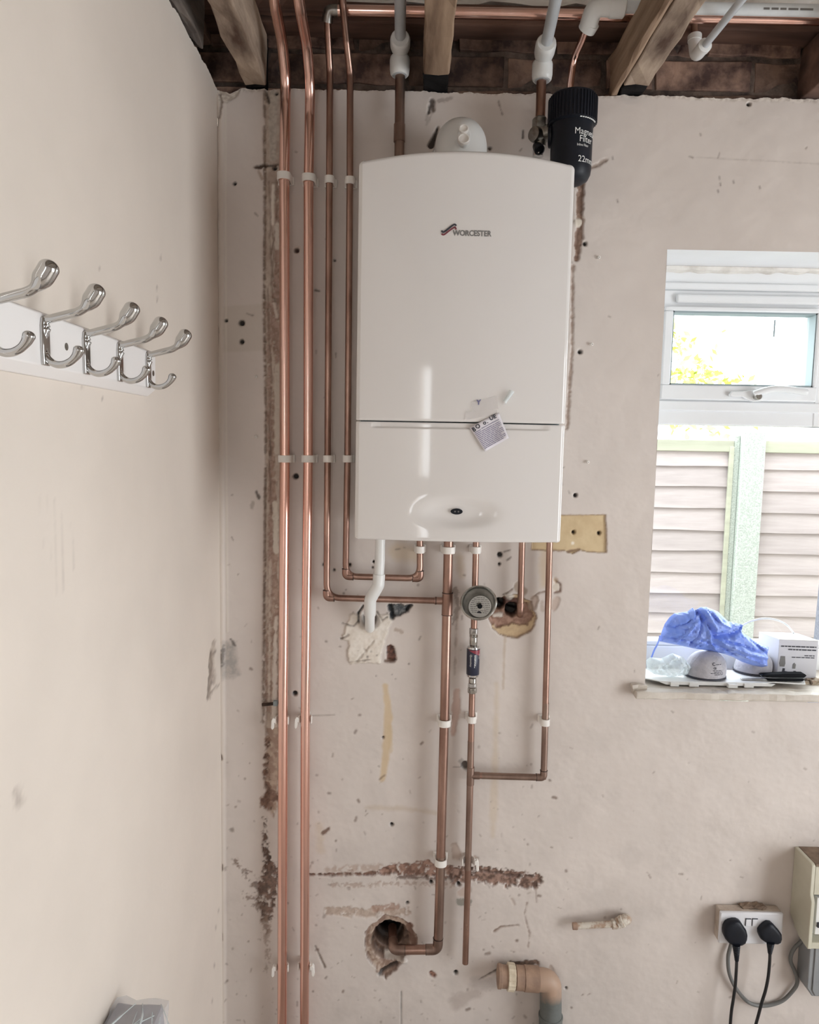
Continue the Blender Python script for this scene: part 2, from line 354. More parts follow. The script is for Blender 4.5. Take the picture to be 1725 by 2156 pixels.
BASE = (214, 204, 197)
LX = float(at(462, 936, 0)[0])               # left wall plane
ZT = float(at(640, 188, 0)[2])               # ragged top of the plaster
WX0 = float(at(1382, 980, 0)[0]); WX1 = WX0 + 1.12
WZT = float(at(1405, 525, 0)[2]); SILL = float(at(1450, 1458, -.03)[2]); WZB = SILL - .03
FX1 = 1.04
def axis(a, b, h): return np.linspace(a, b, max(2, int(round((b - a) / h)) + 1))
H = .0025
xs = np.concatenate([axis(LX, WX0, H), axis(WX0, FX1, H)[1:]])
zs = np.concatenate([axis(0, WZB, H), axis(WZB, WZT, H)[1:], axis(WZT, ZT, H)[1:]])
XX, ZZ = np.meshgrid(xs, zs)
P = np.stack([XX.ravel(), np.zeros(XX.size), ZZ.ravel()], 1)
px, py = proj(P)
pw = Paint(px, py, BASE)
def paint_back(p):
    BR, BR2, PALE, WH = (150, 120, 104), (116, 88, 76), (206, 194, 180), (232, 224, 214)
    # broad soft grime and patched paint
    g = fbm(px / 160, py / 160, 2); p.C *= (1 + .10 * (g - .5))[:, None]
    g2 = np.clip((fbm(px / 60, py / 60, 5) - .55) * 3, 0, 1) * np.clip((py - 1350) / 500, 0, 1); p.C *= (1 - .10 * g2)[:, None]
    p.D += .004 * (fbm(px / 70, py / 70, 1) - .5) + .0005 * (fbm(px / 12, py / 12, 3) - .5)
    # bare upper area, slightly darker paint
    p.poly([(470, 645), (552, 640), (555, 738), (470, 742)], (200, 190, 178), None, .5, 0, 1)
    # corner bead
    p.line([(462, 200), (463, 1100), (466, 2160)], 8, (214, 202, 190), None, .7, -.004, .6, 30, 3)
    p.line([(475, 200), (477, 1100), (479, 1330)], 1.4, (228, 220, 208), None, .7, -.001, .5)
    p.line([(458, 200), (459, 1380), (466, 2150)], 1.6, (150, 130, 116), None, .55, .002, 1.5, 20)
    for x, y, l in ((457, 250, 14), (456, 640, 26), (458, 690, 10), (459, 1182, 8), (458, 1222, 14), (462, 1375, 12), (461, 1400, 8), (466, 1590, 8), (467, 1820, 10), (466, 1965, 12), (465, 2060, 9)):
        p.line([(x, y), (x + 1, y + l)], 2, (96, 78, 66), None, .9, .004, 1)
    # vertical chase left of the pipes
    p.poly([(558, 185), (596, 185), (592, 600), (590, 1050), (588, 1540), (560, 1545), (556, 1200), (560, 900), (556, 600)], (198, 184, 170), (176, 158, 144), 1, .004, 3, 9, 1.4, 16, rough=.003)
    p.line([(556, 190), (558, 420), (556, 640), (560, 900), (558, 1100), (556, 1300), (555, 1520)], [2, 2.2, 2.6, 2, 2, 2.6, 3], (112, 94, 82), (146, 126, 112), .9, .003, 2, 7, brk=.35)
    p.line([(584, 380), (583, 560), (579, 640), (580, 700), (584, 800)], [4, 5, 9, 9, 3], (178, 152, 138), (150, 124, 110), 1, .003, 5, 9, 1.5, 7, brk=.25)
    p.line([(575, 820), (574, 1000), (576, 1100), (577, 1300), (584, 1500)], [3, 4, 7, 9, 4], (178, 154, 138), (150, 124, 110), 1, .003, 6, 9, 1.5, 7, brk=.3)
    p.line([(566, 640), (568, 930), (570, 1100), (566, 1500)], [6, 4, 5, 7], (176, 150, 136), (150, 124, 110), .9, .002, 5, 11, brk=.35)
    for q in ([(566, 380), (570, 470), (577, 520), (571, 600), (580, 640)], [(574, 420), (567, 500), (573, 560)], [(584, 430), (576, 505), (569, 540), (578, 600)], [(563, 600), (566, 720), (572, 800), (566, 900), (571, 960)], [(570, 900), (566, 980), (571, 1080)]): p.line(q, 1, (124, 104, 92), None, .75, .002, 2, 10)
    p.line([(575, 390), (574, 470)], 3.5, (226, 216, 204), None, 1, -.002, 1.5); p.line([(583, 470), (583, 520)], 5, (218, 208, 196), None, 1, -.002, 3); p.line([(577, 640), (582, 665)], 3.5, (216, 204, 192), None, .9, -.002, 3)
    p.line([(584, 770), (583, 950)], 6, (206, 194, 180), None, 1, -.003, 3, 9); p.line([(579, 1060), (581, 1160)], 6, (212, 202, 188), None, 1, -.003, 3, 9); p.line([(580, 1300), (578, 1420), (577, 1530)], [3, 5, 5], (214, 202, 190), None, 1, -.003, 4, 9); p.line([(568, 1180), (566, 1480)], 2, (210, 198, 184), None, .9, -.002, 4, 9, brk=.3)
    p.line([(575, 200), (574, 330)], [10, 7], (196, 186, 174), (178, 168, 156), 1, -.002, 3)
    p.line([(560, 190), (566, 215)], 3, (60, 52, 46), None, .9, .004, 2); p.hole(582, 196, 3.5); p.hole(578, 352, 4.5)
    p.line([(536, 352), (548, 350), (560, 347), (585, 345)], [2, 4, 3, 2], (92, 70, 58), (60, 46, 40), 1, .004, 2.5, 5); p.line([(545, 360), (552, 375)], 3, (170, 150, 134), None, .8, .002, 2)
    # lower, rotten part of the chase
    p.poly([(560, 1535), (590, 1535), (584, 1700), (576, 1720), (562, 1705), (558, 1620)], (190, 170, 152), (158, 132, 116), .95, .004, 7, 9, 2, 10, rough=.003)
    p.line([(563, 1560), (561, 1640), (566, 1700)], [3, 6, 8], BR, (106, 82, 70), 1, .004, 7, 7, 1.5, brk=.3)
    p.line([(558, 1690), (576, 1680)], 12, (142, 112, 96), BR2, 1, .003, 7, 7, brk=.2)
    p.line([(557, 1725), (559, 1790), (566, 1830)], [3, 5, 9], (112, 88, 76), (78, 62, 54), 1, .004, 8, 6, brk=.35)
    p.line([(572, 1835), (562, 1895), (560, 1930)], [17, 20, 10], (136, 108, 94), (92, 72, 62), .95, .004, 13, 6, 2, brk=.3)
    p.line([(496, 1812), (530, 1850), (552, 1880)], [3, 9, 9], (124, 100, 88), (90, 70, 62), .75, .001, 12, 5, 2, brk=.6)
    p.line([(510, 1880), (550, 1910), (560, 1960)], [3, 9, 7], (126, 104, 92), None, .7, .001, 10, 5, 2, brk=.55)
    p.line([(560, 1940), (566, 2000), (560, 2060)], [9, 6, 2], (150, 130, 116), None, .6, .001, 9, 6, 2, brk=.5)
    # horizontal crack of bare render
    p.line([(652, 1842), (760, 1842), (830, 1835)], [2, 3, 6], (136, 104, 90), (100, 76, 66), 1, .004, 5, 7, brk=.2)
    p.line([(690, 1832), (800, 1828)], [5, 8], (176, 150, 134), None, .6, .001, 7, 8, 3, brk=.4)
    p.line([(810, 1832), (900, 1830), (960, 1838)], [9, 15, 13], (172, 138, 122), (124, 94, 82), 1, .004, 9, 8, 1.6, 6, brk=.2)
    p.line([(830, 1846), (960, 1852)], [3, 5], (104, 80, 70), None, .8, .002, 6, 6, brk=.4)
    p.line([(960, 1845), (1010, 1840), (1080, 1852), (1128, 1856)], [14, 16, 16, 15], (160, 130, 116), (98, 76, 66), 1, .005, 10, 7, 1.6, 5, brk=.2)
    p.line([(1000, 1834), (1080, 1846), (1125, 1846)], [3, 4, 2], (88, 68, 60), None, .8, .003, 5, 6, brk=.4)
    p.line([(705, 1838), (740, 1838)], 5, (160, 134, 120), None, .7, .002, 6, brk=.4)
    p.line([(700, 1864), (900, 1860), (960, 1864)], 4, (170, 146, 132), None, .6, .001, 8, 5, brk=.5)
    p.line([(1000, 1808), (985, 1820)], [6, 4], (186, 160, 146), None, .7, .002, 4)
    p.line([(956, 1780), (962, 1800)], [6, 10], (186, 166, 152), None, .7, .002, 4); p.line([(972, 1880), (985, 1872)], 8, (194, 172, 158), None, .7, .001, 3)
    # rough patch above the low hole
    p.line([(690, 1918), (760, 1922), (860, 1922)], [8, 10, 8], (192, 172, 156), (170, 148, 132), .8, .002, 9, 9, 2, brk=.3)
    p.line([(790, 1915), (835, 1910)], 7, (176, 146, 130), None, .8, .002, 6, 6, brk=.3)
    # broken-out hole with the bent pipe
    p.poly([(770, 1995), (768, 1968), (784, 1945), (805, 1930), (835, 1932), (862, 1945), (876, 1970), (876, 1998), (850, 2012), (835, 2042), (812, 2060), (795, 2040), (775, 2020)], (190, 168, 152), (150, 124, 110), 1, .010, 5, 10, 1.6, 8, edge=(120, 94, 82), rough=.004)
    p.line([(786, 1950), (776, 2000), (800, 2040)], [5, 6, 8], (206, 188, 172), (160, 134, 118), .9, -.002, 5)
    p.line([(862, 1950), (872, 1995)], [8, 7], (140, 108, 94), None, .9, .002, 5)
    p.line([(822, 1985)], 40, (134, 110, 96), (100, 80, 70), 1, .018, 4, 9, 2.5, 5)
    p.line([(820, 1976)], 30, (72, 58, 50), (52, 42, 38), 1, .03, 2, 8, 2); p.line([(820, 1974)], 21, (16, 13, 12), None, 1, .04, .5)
    p.line([(800, 2052), (835, 2034)], 4, (50, 38, 34), None, .9, .006, 2); p.line([(812, 2020), (850, 2024)], 5, (216, 206, 196), None, .8, -.006, 5)
    # broken-out hole right of the dish
    p.poly([(1032, 1300), (1040, 1275), (1062, 1255), (1090, 1252), (1118, 1268), (1130, 1300), (1122, 1325), (1090, 1342), (1055, 1338), (1036, 1322)], (208, 184, 148), (198, 172, 138), 1, .008, 3, 9, 1.4, edge=(140, 112, 92))
    p.poly([(1030, 1304), (1042, 1282), (1050, 1262), (1085, 1262), (1112, 1268), (1124, 1300), (1112, 1318), (1080, 1316), (1045, 1322)], (176, 142, 124), (146, 112, 96), 1, .006, 5, 9, 1.5, edge=(120, 90, 76), rough=.003)
    p.line([(1062, 1268), (1090, 1275)], [10, 12], (122, 86, 74), (92, 64, 56), 1, .006, 3)
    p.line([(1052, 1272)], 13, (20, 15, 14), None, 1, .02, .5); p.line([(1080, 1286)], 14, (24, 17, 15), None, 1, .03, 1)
    p.line([(1042, 1298), (1055, 1296)], 5, (216, 206, 196), None, 1, -.006, 3); p.line([(1068, 1252), (1075, 1258)], [5, 8], (216, 208, 198), None, 1, -.004, 2)
    p.line([(1060, 1252), (1072, 1246), (1085, 1235)], 1.4, (120, 98, 84), None, .8, .003, 2); p.line([(1092, 1235), (1100, 1245)], 10, (176, 158, 140), None, .8, .003, 4)
    p.line([(1118, 1262), (1135, 1248), (1150, 1245)], 1.6, (130, 106, 90), None, .9, .003, 2); p.line([(1120, 1280), (1126, 1262)], [7, 9], (176, 156, 142), None, .8, .004, 3)
    p.line([(1168, 1222), (1180, 1230), (1180, 1245), (1168, 1248)], 1.8, (120, 92, 78), None, .95, .003, 1.5); p.line([(1170, 1236)], 9, (218, 208, 194), None, .9, .002, 2)
    p.line([(1170, 1222)], 6, (190, 168, 144), None, .8, .002, 3); p.line([(1172, 1262), (1166, 1280)], 7, (196, 174, 160), None, .7, .002, 4); p.line([(1140, 1270), (1142, 1285)], 4, (180, 162, 148), None, .6, .001, 4)
    p.line([(1064, 1340), (1062, 1372), (1060, 1450)], [3, 2, 2], (186, 164, 140), None, .55, 0, 2)
    # filler patch around the waste
    p.poly([(738, 1296), (765, 1290), (776, 1276), (800, 1292), (828, 1298), (816, 1330), (806, 1365), (800, 1395), (735, 1396), (733, 1350), (722, 1345), (728, 1320)], WH, (222, 212, 200), 1, -.004, 6, 14, 1.6, 10, edge=(200, 190, 178), rough=.0025)
    p.line([(788, 1348), (752, 1392)], 1.4, (176, 164, 152), None, .7, .003, 3); p.line([(735, 1394), (780, 1388)], 1.2, (140, 126, 114), None, .8, .003, 3)
    p.line([(722, 1312), (745, 1318), (756, 1306)], 1.2, (110, 98, 90), None, .8, .003, 2); p.line([(718, 1345), (735, 1336)], 1.8, (120, 106, 96), None, .7, .003, 3)
    p.line([(765, 1276), (755, 1290), (756, 1310)], 2.2, (40, 38, 38), None, 1, .006, .8); p.line([(794, 1288), (805, 1305), (816, 1298)], 1.4, (90, 80, 74), None, .9, .004, 1.5)
    p.line([(778, 1305)], 21, (214, 206, 198), None, 1, .004, .6); p.line([(778, 1304)], 15, (150, 142, 136), None, .9, .02, .6)
    p.poly([(822, 1274), (866, 1274), (858, 1288), (846, 1295), (830, 1300), (820, 1286)], (130, 132, 132), (70, 76, 82), 1, .007, 4, 6, 1.4, 4, edge=(40, 44, 48))
    p.line([(822, 1276), (826, 1300)], [5, 4], (44, 48, 52), None, 1, .008, 3); p.line([(862, 1278), (858, 1285)], 3, (50, 52, 54), None, 1, .006, 2)
    for q in range(14): p.line([(720 + rng.random() * 150, 1240 + rng.random() * 190)], .8 + rng.random() * 1.4, (90, 76, 68), None, .8, .001, 1)
    p.line([(822, 1366), (824, 1385)], [8, 10], (122, 82, 68), (70, 46, 40), 1, .008, 3); p.line([(812, 1392), (826, 1392)], 3, (110, 82, 66), None, .9, .003, 2)
    p.line([(832, 1325), (845, 1330)], [4, 4], (150, 124, 100), None, .5, 0, 6)
    # tea-coloured runs
    p.line([(811, 1445), (818, 1500), (816, 1560), (806, 1640)], [5, 8, 9, 6], (206, 180, 140), None, .75, 0, 3, 14, 2.5)
    p.line([(820, 1530), (822, 1580)], 5, (204, 182, 148), None, .5, 0, 3); p.line([(800, 1640), (810, 1632)], 2, (130, 108, 92), None, .8, 0, 1.5); p.hole(807, 1553, 2.2)
    p.line([(1046, 1440), (1044, 1560), (1040, 1700), (1038, 1760)], [3, 5, 8, 5], (206, 186, 158), None, .42, 0, 4, 20, 4)
    p.line([(770, 1700), (850, 1702), (920, 1712)], [3, 6, 3], (196, 178, 156), None, .45, 0, 5, 16, 3)
    p.line([(836, 1160), (870, 1168)], [18, 14], (206, 184, 146), None, .45, 0, 8, 20, 8)
    p.line([(1150, 1150), (1146, 1230)], [12, 8], (206, 180, 140), None, .5, 0, 6, 16, 6); p.line([(965, 1175), (972, 1210)], [8, 6], (196, 174, 142), None, .5, 0, 5, 16, 6)
    p.line([(672, 1740), (676, 1790)], 8, (206, 186, 158), None, .35, 0, 5, 16, 5)
    # ochre recess where a board was fixed
    p.poly([(1120, 1086), (1276, 1084), (1278, 1164), (1235, 1162), (1222, 1158), (1206, 1166), (1190, 1160), (1120, 1158)], (212, 190, 152), (204, 180, 142), 1, .005, 1.6, 9, 1.3, 20, edge=(150, 122, 98), edge_w=1.8)
    p.hole(1209, 1121, 4); p.hole(1263, 1123, 4); p.line([(1207, 1144)], 3, (240, 232, 220), None, 1, 0, 1)
    p.line([(1195, 1162), (1222, 1157)], 2, (130, 104, 84), None, .9, .002, 2)
    # torn strip along the right side of the boiler
    p.line([(1224, 388), (1222, 440), (1220, 500), (1214, 545)], [8, 7, 8, 4], (172, 146, 130), (132, 106, 92), 1, .006, 4, 8)
    p.line([(1218, 468)], 9, (222, 212, 198), None, 1, -.003, 3); p.line([(1214, 520), (1216, 490)], [4, 5], (150, 124, 110), None, .9, .003, 3)
    p.line([(1206, 560), (1205, 740), (1198, 830), (1195, 900)], [3, 3, 4, 4], (150, 124, 108), (180, 160, 146), .8, .003, 4, 9)
    p.line([(1240, 355), (1275, 338)], [2.5, 4], (150, 130, 116), None, .75, .002, 4); p.line([(1245, 350), (1262, 348)], 3, (170, 154, 142), None, .5, .001, 3)
    # around the flue
    p.line([(910, 212), (912, 232)], [5, 3], (70, 58, 52), None, .9, .004, 3); p.line([(905, 222), (902, 238)], 2.5, (60, 50, 46), None, .9, .004, 2)
    p.line([(925, 212), (950, 205)], 4, (150, 136, 128), None, .6, 0, 4)
    p.line([(900, 240), (898, 262), (915, 230)], 3, (140, 128, 120), None, .4, 0, 4); p.line([(908, 305), (916, 285), (922, 268)], [7, 4, 2], (60, 48, 42), None, 1, .010, 1)
    p.line([(1032, 312)], 4, (70, 58, 50), None, .9, .006, 1.5); p.line([(1050, 212), (1054, 228), (1058, 240)], 1.6, (120, 104, 98), None, .8, 0, 3)
    p.line([(1102, 275), (1101, 290)], [1.5, 2.6], (70, 56, 50), None, .9, .002, 1)
    # scuffs in the corner
    p.poly([(470, 1352), (498, 1350), (502, 1420), (470, 1428)], (150, 146, 142), (178, 170, 162), .75, 0, 8, 14, 6)
    p.line([(470, 1360), (468, 1400)], 3, (80, 74, 72), None, .7, 0, 4); p.line([(486, 1346), (495, 1360)], 2, (90, 82, 78), None, .8, 0, 3)
    p.line([(540, 1035), (545, 1048)], [2, 4], (84, 74, 68), None, .9, 0, 2); p.line([(533, 1058), (530, 1068)], 3, (150, 140, 130), None, .6, 0, 3)
    # bare brown beside the main pipe
    p.line([(962, 1455), (960, 1500), (954, 1545)], [6, 9, 4], (190, 160, 146), None, .8, .002, 4, 9)
    p.line([(962, 1300), (958, 1420)], 1.4, (170, 156, 146), None, .7, .002, 4, 12)
    p.line([(960, 1240), (965, 1280), (955, 1310)], [4, 6, 4], (120, 104, 92), None, .6, .002, 6, 7)
    p.line([(979, 1612)], 8, (36, 30, 28), None, .9, .008, 1.5); p.line([(972, 1604), (985, 1620)], 6, (110, 98, 90), None, .5, 0, 4)
    p.line([(955, 1615), (975, 1615)], .8, (120, 108, 100), None, .8, 0, .3); p.line([(655, 1507), (705, 1505)], .8, (140, 126, 116), None, .8, 0, .4)
    # drill holes and plug holes
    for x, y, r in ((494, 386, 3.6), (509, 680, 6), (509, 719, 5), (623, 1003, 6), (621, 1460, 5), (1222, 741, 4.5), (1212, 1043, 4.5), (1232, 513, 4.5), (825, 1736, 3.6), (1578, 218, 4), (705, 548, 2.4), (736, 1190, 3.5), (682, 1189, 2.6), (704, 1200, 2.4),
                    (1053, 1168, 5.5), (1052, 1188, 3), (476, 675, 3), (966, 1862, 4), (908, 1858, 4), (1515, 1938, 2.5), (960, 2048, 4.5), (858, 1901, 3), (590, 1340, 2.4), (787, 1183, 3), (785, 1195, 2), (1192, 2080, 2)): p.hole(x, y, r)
    p.line([(626, 526)], 8, (214, 198, 186), None, .9, -.001, 2); p.line([(625, 527)], 5, (64, 34, 28), None, 1, .01, 1)
    p.line([(1062, 1162), (1074, 1158)], 1.5, (90, 74, 64), None, .8, .001, 1.5); p.line([(1068, 1180), (1076, 1174)], 2, (96, 80, 70), None, .8, .001, 2)
    p.line([(664, 611), (672, 613)], 2, (60, 44, 36), None, .9, .001, 1); p.line([(520, 660), (532, 664)], 1.6, (110, 96, 86), None, .8, 0, 1.5)
    p.line([(908, 2050), (914, 2054)], [5, 5], (170, 128, 110), (90, 58, 46), 1, .003, 2)
    p.line([(664, 1992), (684, 2036)], [1, 2.2], (110, 96, 84), None, .9, .002, 1); p.line([(845, 2088), (845, 2160)], 1, (90, 92, 88), None, .8, .002, .6)
    p.line([(1040, 1962), (1055, 1952), (1092, 1948)], [2, 1.4, .8], (134, 112, 98), None, .9, .003, 1.5); p.line([(1008, 2064), (1055, 2038)], [1, 3], (110, 94, 84), None, .9, .003, 1.5)
    p.line([(1110, 1900), (1104, 1925), (1115, 1965), (1112, 1995)], .9, (150, 130, 118), None, .8, .001, 3); p.line([(1128, 1870), (1130, 1900)], .9, (150, 130, 118), None, .8, .001, 1)
    p.line([(1078, 1893), (1084, 1904)], 2.5, (176, 158, 146), None, .7, .001, 2); p.line([(968, 1900), (988, 1900)], [8, 6], (116, 116, 104), None, .7, 0, 5, 6)
    p.line([(692, 1745), (680, 1755)], [3, 4], (120, 92, 78), None, .9, .002, 2); p.line([(488, 1748)], 5, (130, 118, 108), None, .7, .001, 3)
    p.line([(1050, 2050), (1075, 2032), (1130, 2028)], [5, 6, 5], (140, 110, 92), (96, 74, 62), .9, .003, 5, 7); p.line([(1160, 2036), (1172, 2060)], [4, 3], (176, 156, 142), None, .7, .001, 3)
    p.line([(960, 2110), (1000, 2090)], [14, 12], (170, 156, 148), None, .5, 0, 9, 14, 5); p.line([(1192, 1935), (1230, 1930), (1300, 1918)], [6, 8, 6], (166, 154, 146), None, .45, 0, 4, 14, 6)
    p.line([(1000, 2068), (1040, 2075)], [10, 12], (170, 160, 154), None, .5, 0, 8, 14, 6)
    p.line([(736, 1000), (745, 1140)], 3, (196, 186, 178), None, .4, 0, 3)
    # splashes and pocks, denser low down
    for k in range(300):
        y = 2156 - abs(rng.normal()) * 420; x = 470 + rng.random() * 740
        if rng.random() < .10: x = 1180 + rng.random() * 540
        if y < 230: continue
        l = rng.random() ** 2 * 8; a = rng.random() * 3.1; q = rng.random() ** 4
        p.line([(x, y), (x + l * math.cos(a), y + l * math.sin(a))], .5 + q * 2.6, (122, 102, 90), None, .35 + .5 * rng.random(), .0008, 1.2, 4)
    for k in range(60):
        x = 480 + rng.random() * 1240; y = 230 + rng.random() * 1300
        p.line([(x, y), (x + rng.normal() * 4, y + rng.normal() * 4)], .6 + rng.random() * .9, (120, 104, 94), None, .7, .0006, 1)
    for x, y in ((1300, 420), (1515, 372), (1517, 385), (1545, 380), (1600, 392), (1512, 400), (1290, 330)): p.line([(x, y), (x + 1, y + 5)], 1.2, (110, 96, 90), None, .8, .0006, 1)
    p.line([(1450, 330), (1725, 345)], .8, (170, 158, 150), None, .5, 0, 1.5)
    # flaked edge under the joists
    e = np.where(p.y < 250)[0]; t = np.interp(p.x[e], [455, 500, 560, 900, 1300, 1725], [188, 190, 186, 190, 200, 212])
    m = np.clip(1 - (p.y[e] - t - 4 * fbm(p.x[e] / 9, p.y[e] / 9, 4)) / 5, 0, 1) * .6; p.put(e, m, (228, 220, 210), (170, 156, 144))
    p.poly([(462, 180), (505, 185), (500, 200), (478, 215), (462, 215)], (222, 212, 200), (188, 174, 160), .9, .002, 5, 8)
    p.line([(463, 195), (468, 215), (462, 250)], 2, (120, 102, 90), None, .8, .004, 2)

paint_back(pw)
# ragged upper edge
nz = len(zs); nx = len(xs); Zg = ZZ.copy()
top = np.clip((ZZ - (ZT - .03)) / .03, 0, 1); Zg += top * (.010 * (fbm(XX * 60, XX * 0 + 3.1, 6) - .55) + .012 * np.clip(.8 - np.abs(XX + .43) / .05, 0, 1) * -1)
YY = pw.D.reshape(ZZ.shape)
def grid_mesh(name, pos, cols, nzr, nxr, keep, extra=None, m=None):
    idx = np.arange(nzr * nxr).reshape(nzr, nxr)
    q = np.stack([idx[:-1, :-1], idx[:-1, 1:], idx[1:, 1:], idx[1:, :-1]], -1)[keep]
    used = np.zeros(nzr * nxr, bool); used[q.ravel()] = True; rm = np.cumsum(used) - 1
    v = pos[used]; c = cols[used]; q = rm[q]
    if extra is not None:
        ev, eq, ec = extra; q = np.concatenate([q, np.array(eq) + len(v)]); v = np.concatenate([v, ev]); c = np.concatenate([c, ec])
    me = bpy.data.meshes.new(name); me.vertices.add(len(v)); me.vertices.foreach_set('co', v.astype(np.float32).ravel())
    me.loops.add(q.size); me.loops.foreach_set('vertex_index', q.astype(np.int32).ravel())
    me.polygons.add(len(q)); me.polygons.foreach_set('loop_start', np.arange(0, q.size, 4, dtype=np.int32)); me.polygons.foreach_set('loop_total', np.full(len(q), 4, np.int32))
    me.update(calc_edges=True); me.validate()
    a = me.color_attributes.new('Col', 'FLOAT_COLOR', 'POINT'); a.data.foreach_set('color', np.concatenate([c, np.ones((len(c), 1))], 1).astype(np.float32).ravel())
    me.shade_smooth(); me.materials.append(m); ob = bpy.data.objects.new(name, me); col.objects.link(ob); struct(ob); return ob
xc = (xs[:-1] + xs[1:]) / 2; zc = (zs[:-1] + zs[1:]) / 2
keep = ~((zc[:, None] > WZB) & (zc[:, None] < WZT) & (xc[None, :] > WX0))
ev, eq, ec = [], [], []
def xq(a, b, c, d, colr=BASE, n=1):
    k = len(ev); ev.extend([a, b, c, d]); eq.append((k, k + 1, k + 2, k + 3)); ec.extend([s2l(colr)] * 4)
RX = 2.6
xq((FX1, 0, 0), (RX, 0, 0), (RX, 0, WZB), (FX1, 0, WZB)); xq((FX1, 0, WZT), (RX, 0, WZT), (RX, 0, ZT), (FX1, 0, ZT)); xq((WX1, 0, WZB), (RX, 0, WZB), (RX, 0, WZT), (WX1, 0, WZT))
RV = .20
xq((WX0, 0, WZT), (WX1, 0, WZT), (WX1, RV, WZT), (WX0, RV, WZT), (236, 236, 238)); xq((WX0, 0, WZB), (WX0, RV, WZB), (WX0, RV, WZT), (WX0, 0, WZT), (232, 230, 228)); xq((WX1, 0, WZB), (WX1, RV, WZB), (WX1, RV, WZT), (WX1, 0, WZT), (232, 230, 228))
tz = Zg[-1]
for i in range(0, nx - 1): xq((xs[i], YY[-1, i], tz[i]), (xs[i + 1], YY[-1, i + 1], tz[i + 1]), (xs[i + 1], .03, tz[i + 1]), (xs[i], .03, tz[i]), (170, 156, 142))
wall_back = grid_mesh('wall_back', np.stack([XX.ravel(), YY.ravel(), Zg.ravel()], 1), pw.C, nz, nx, keep, (np.array(ev, float), eq, np.array(ec)), M['wall'])

# left wall
HY = .006
ys = axis(-1.02, 0, HY); zl = axis(0, ZT, HY)
YL, ZL = np.meshgrid(ys, zl); PL = np.stack([np.full(YL.size, LX), YL.ravel(), ZL.ravel()], 1)
lx, ly = proj(PL); pl = Paint(lx, ly, (224, 213, 202))
pl.D += .004 * (fbm(YL.ravel() * 4, ZL.ravel() * 3, 2, 2) - .5) + .0003 * (fbm(YL.ravel() * 40, ZL.ravel() * 40, 5) - .5)
pl.C *= (1 + .06 * (fbm(YL.ravel() * 4, ZL.ravel() * 3, 7) - .5))[:, None]
pl.line([(36, 1665), (40, 1690)], [6, 9], (150, 138, 128), None, .5, 0, 9, 9, 6); pl.line([(446, 1370), (440, 1470)], [4, 2], (150, 138, 126), None, .7, .002, 3)
pl.line([(450, 1420), (436, 1470)], 1.2, (120, 106, 96), None, .8, .001, 1.5); pl.line([(452, 1350), (446, 1400), (452, 1440)], [4, 6, 3], (186, 172, 158), (150, 136, 124), .7, .002, 4, 6)
for q in ([(455, 1372), (446, 1376), (441, 1388), (442, 1420), (439, 1440), (436, 1472), (447, 1455), (462, 1440)], [(446, 1376), (449, 1400), (444, 1425), (448, 1440)]): pl.line(q, 1.1, (112, 96, 86), None, .85, .001, 1.5, 6)
for x0, y0, y1 in ((84, 1045, 1150), (100, 1042, 1180), (115, 1050, 1250), (128, 1080, 1245), (150, 1100, 1200)): pl.line([(x0, y0), (x0 + 6, y1)], .7, (176, 166, 156), None, .45, 0, 1)
for x, y in ((330, 605), (331, 628), (210, 560), (338, 540), (173, 815), (216, 838), (455, 1950), (452, 2030), (447, 2106), (460, 1915)): pl.line([(x, y), (x, y + 5)], 1.2, (120, 104, 94), None, .7, 0, .6)
et = np.clip((pl.y - 0) * 0 + (ZL.ravel() - (ZT - .03)) / .03, 0, 1); pl.put(np.arange(len(lx)), et * .35, (232, 226, 216))
tl = np.clip((ZL - (ZT - .04)) / .04, 0, 1); ZLg = ZL + tl * .016 * (fbm(YL * 45, YL * 0 + 1.7, 3) - .5)
ev, eq, ec = [], [], []
xq((LX, -4.2, 0), (LX, -1.02, 0), (LX, -1.02, ZT), (LX, -4.2, ZT), (224, 213, 202))
for i in range(len(ys) - 1): xq((LX + 0 * ys[i], ys[i], ZLg[-1, i]), (LX, ys[i + 1], ZLg[-1, i + 1]), (LX - .03, ys[i + 1], ZLg[-1, i + 1]), (LX - .03, ys[i], ZLg[-1, i]), (200, 190, 178))
XLg = LX - pl.D.reshape(ZL.shape) * np.clip((-YL - .004) / .02, 0, 1)
wall_left = grid_mesh('wall_left', np.stack([XLg.ravel(), YL.ravel(), ZLg.ravel()], 1), pl.C, len(zl), len(ys), np.ones((len(zl) - 1, len(ys) - 1), bool), (np.array(ev, float), eq, np.array(ec)), M['wall'])

# rest of the shell
ZC = 2.86
struct(MB().box(LX - .1, RX + .1, -4.3, .2, -.1, 0).build('floor', M['floor'], smooth=False))
struct(MB().box(LX - .1, RX + .1, -4.3, .2, ZC, ZC + .05).build('ceiling', M['boards'], smooth=False))
wr = MB(); wr.box(RX, RX + .1, -4.3, -2.37, 0, ZC); wr.box(RX, RX + .1, -.87, .2, 0, ZC); wr.box(RX, RX + .1, -2.37, -.87, 2.1, ZC); wr.box(RX, RX + .1, -2.37, -.87, 0, .06)
struct(wr.build('wall_right', M['plainwall'], smooth=False))
DX0, DX1, YR = LX + .015, -.23, -3.4
wr = MB(); wr.box(LX - .1, RX + .1, YR - .1, YR, 2.08, ZC); wr.box(LX - .1, DX0, YR - .1, YR, 0, 2.08); wr.box(DX1, RX + .1, YR - .1, YR, 0, 2.08); wr.box(DX0, DX1, YR - .1, YR, 0, .95); wr.box(DX0, DX1, YR - .08, YR - .02, 1.22, 1.40)
struct(wr.build('wall_rear', M['plainwall'], smooth=False))
struct(MB().box(RX + .101, 8, -.10, .19, -.2, ZC).build('wall_added_shade', M['plainwall'], smooth=False))  # unseen wall added to keep extra skylight off the right fence panel
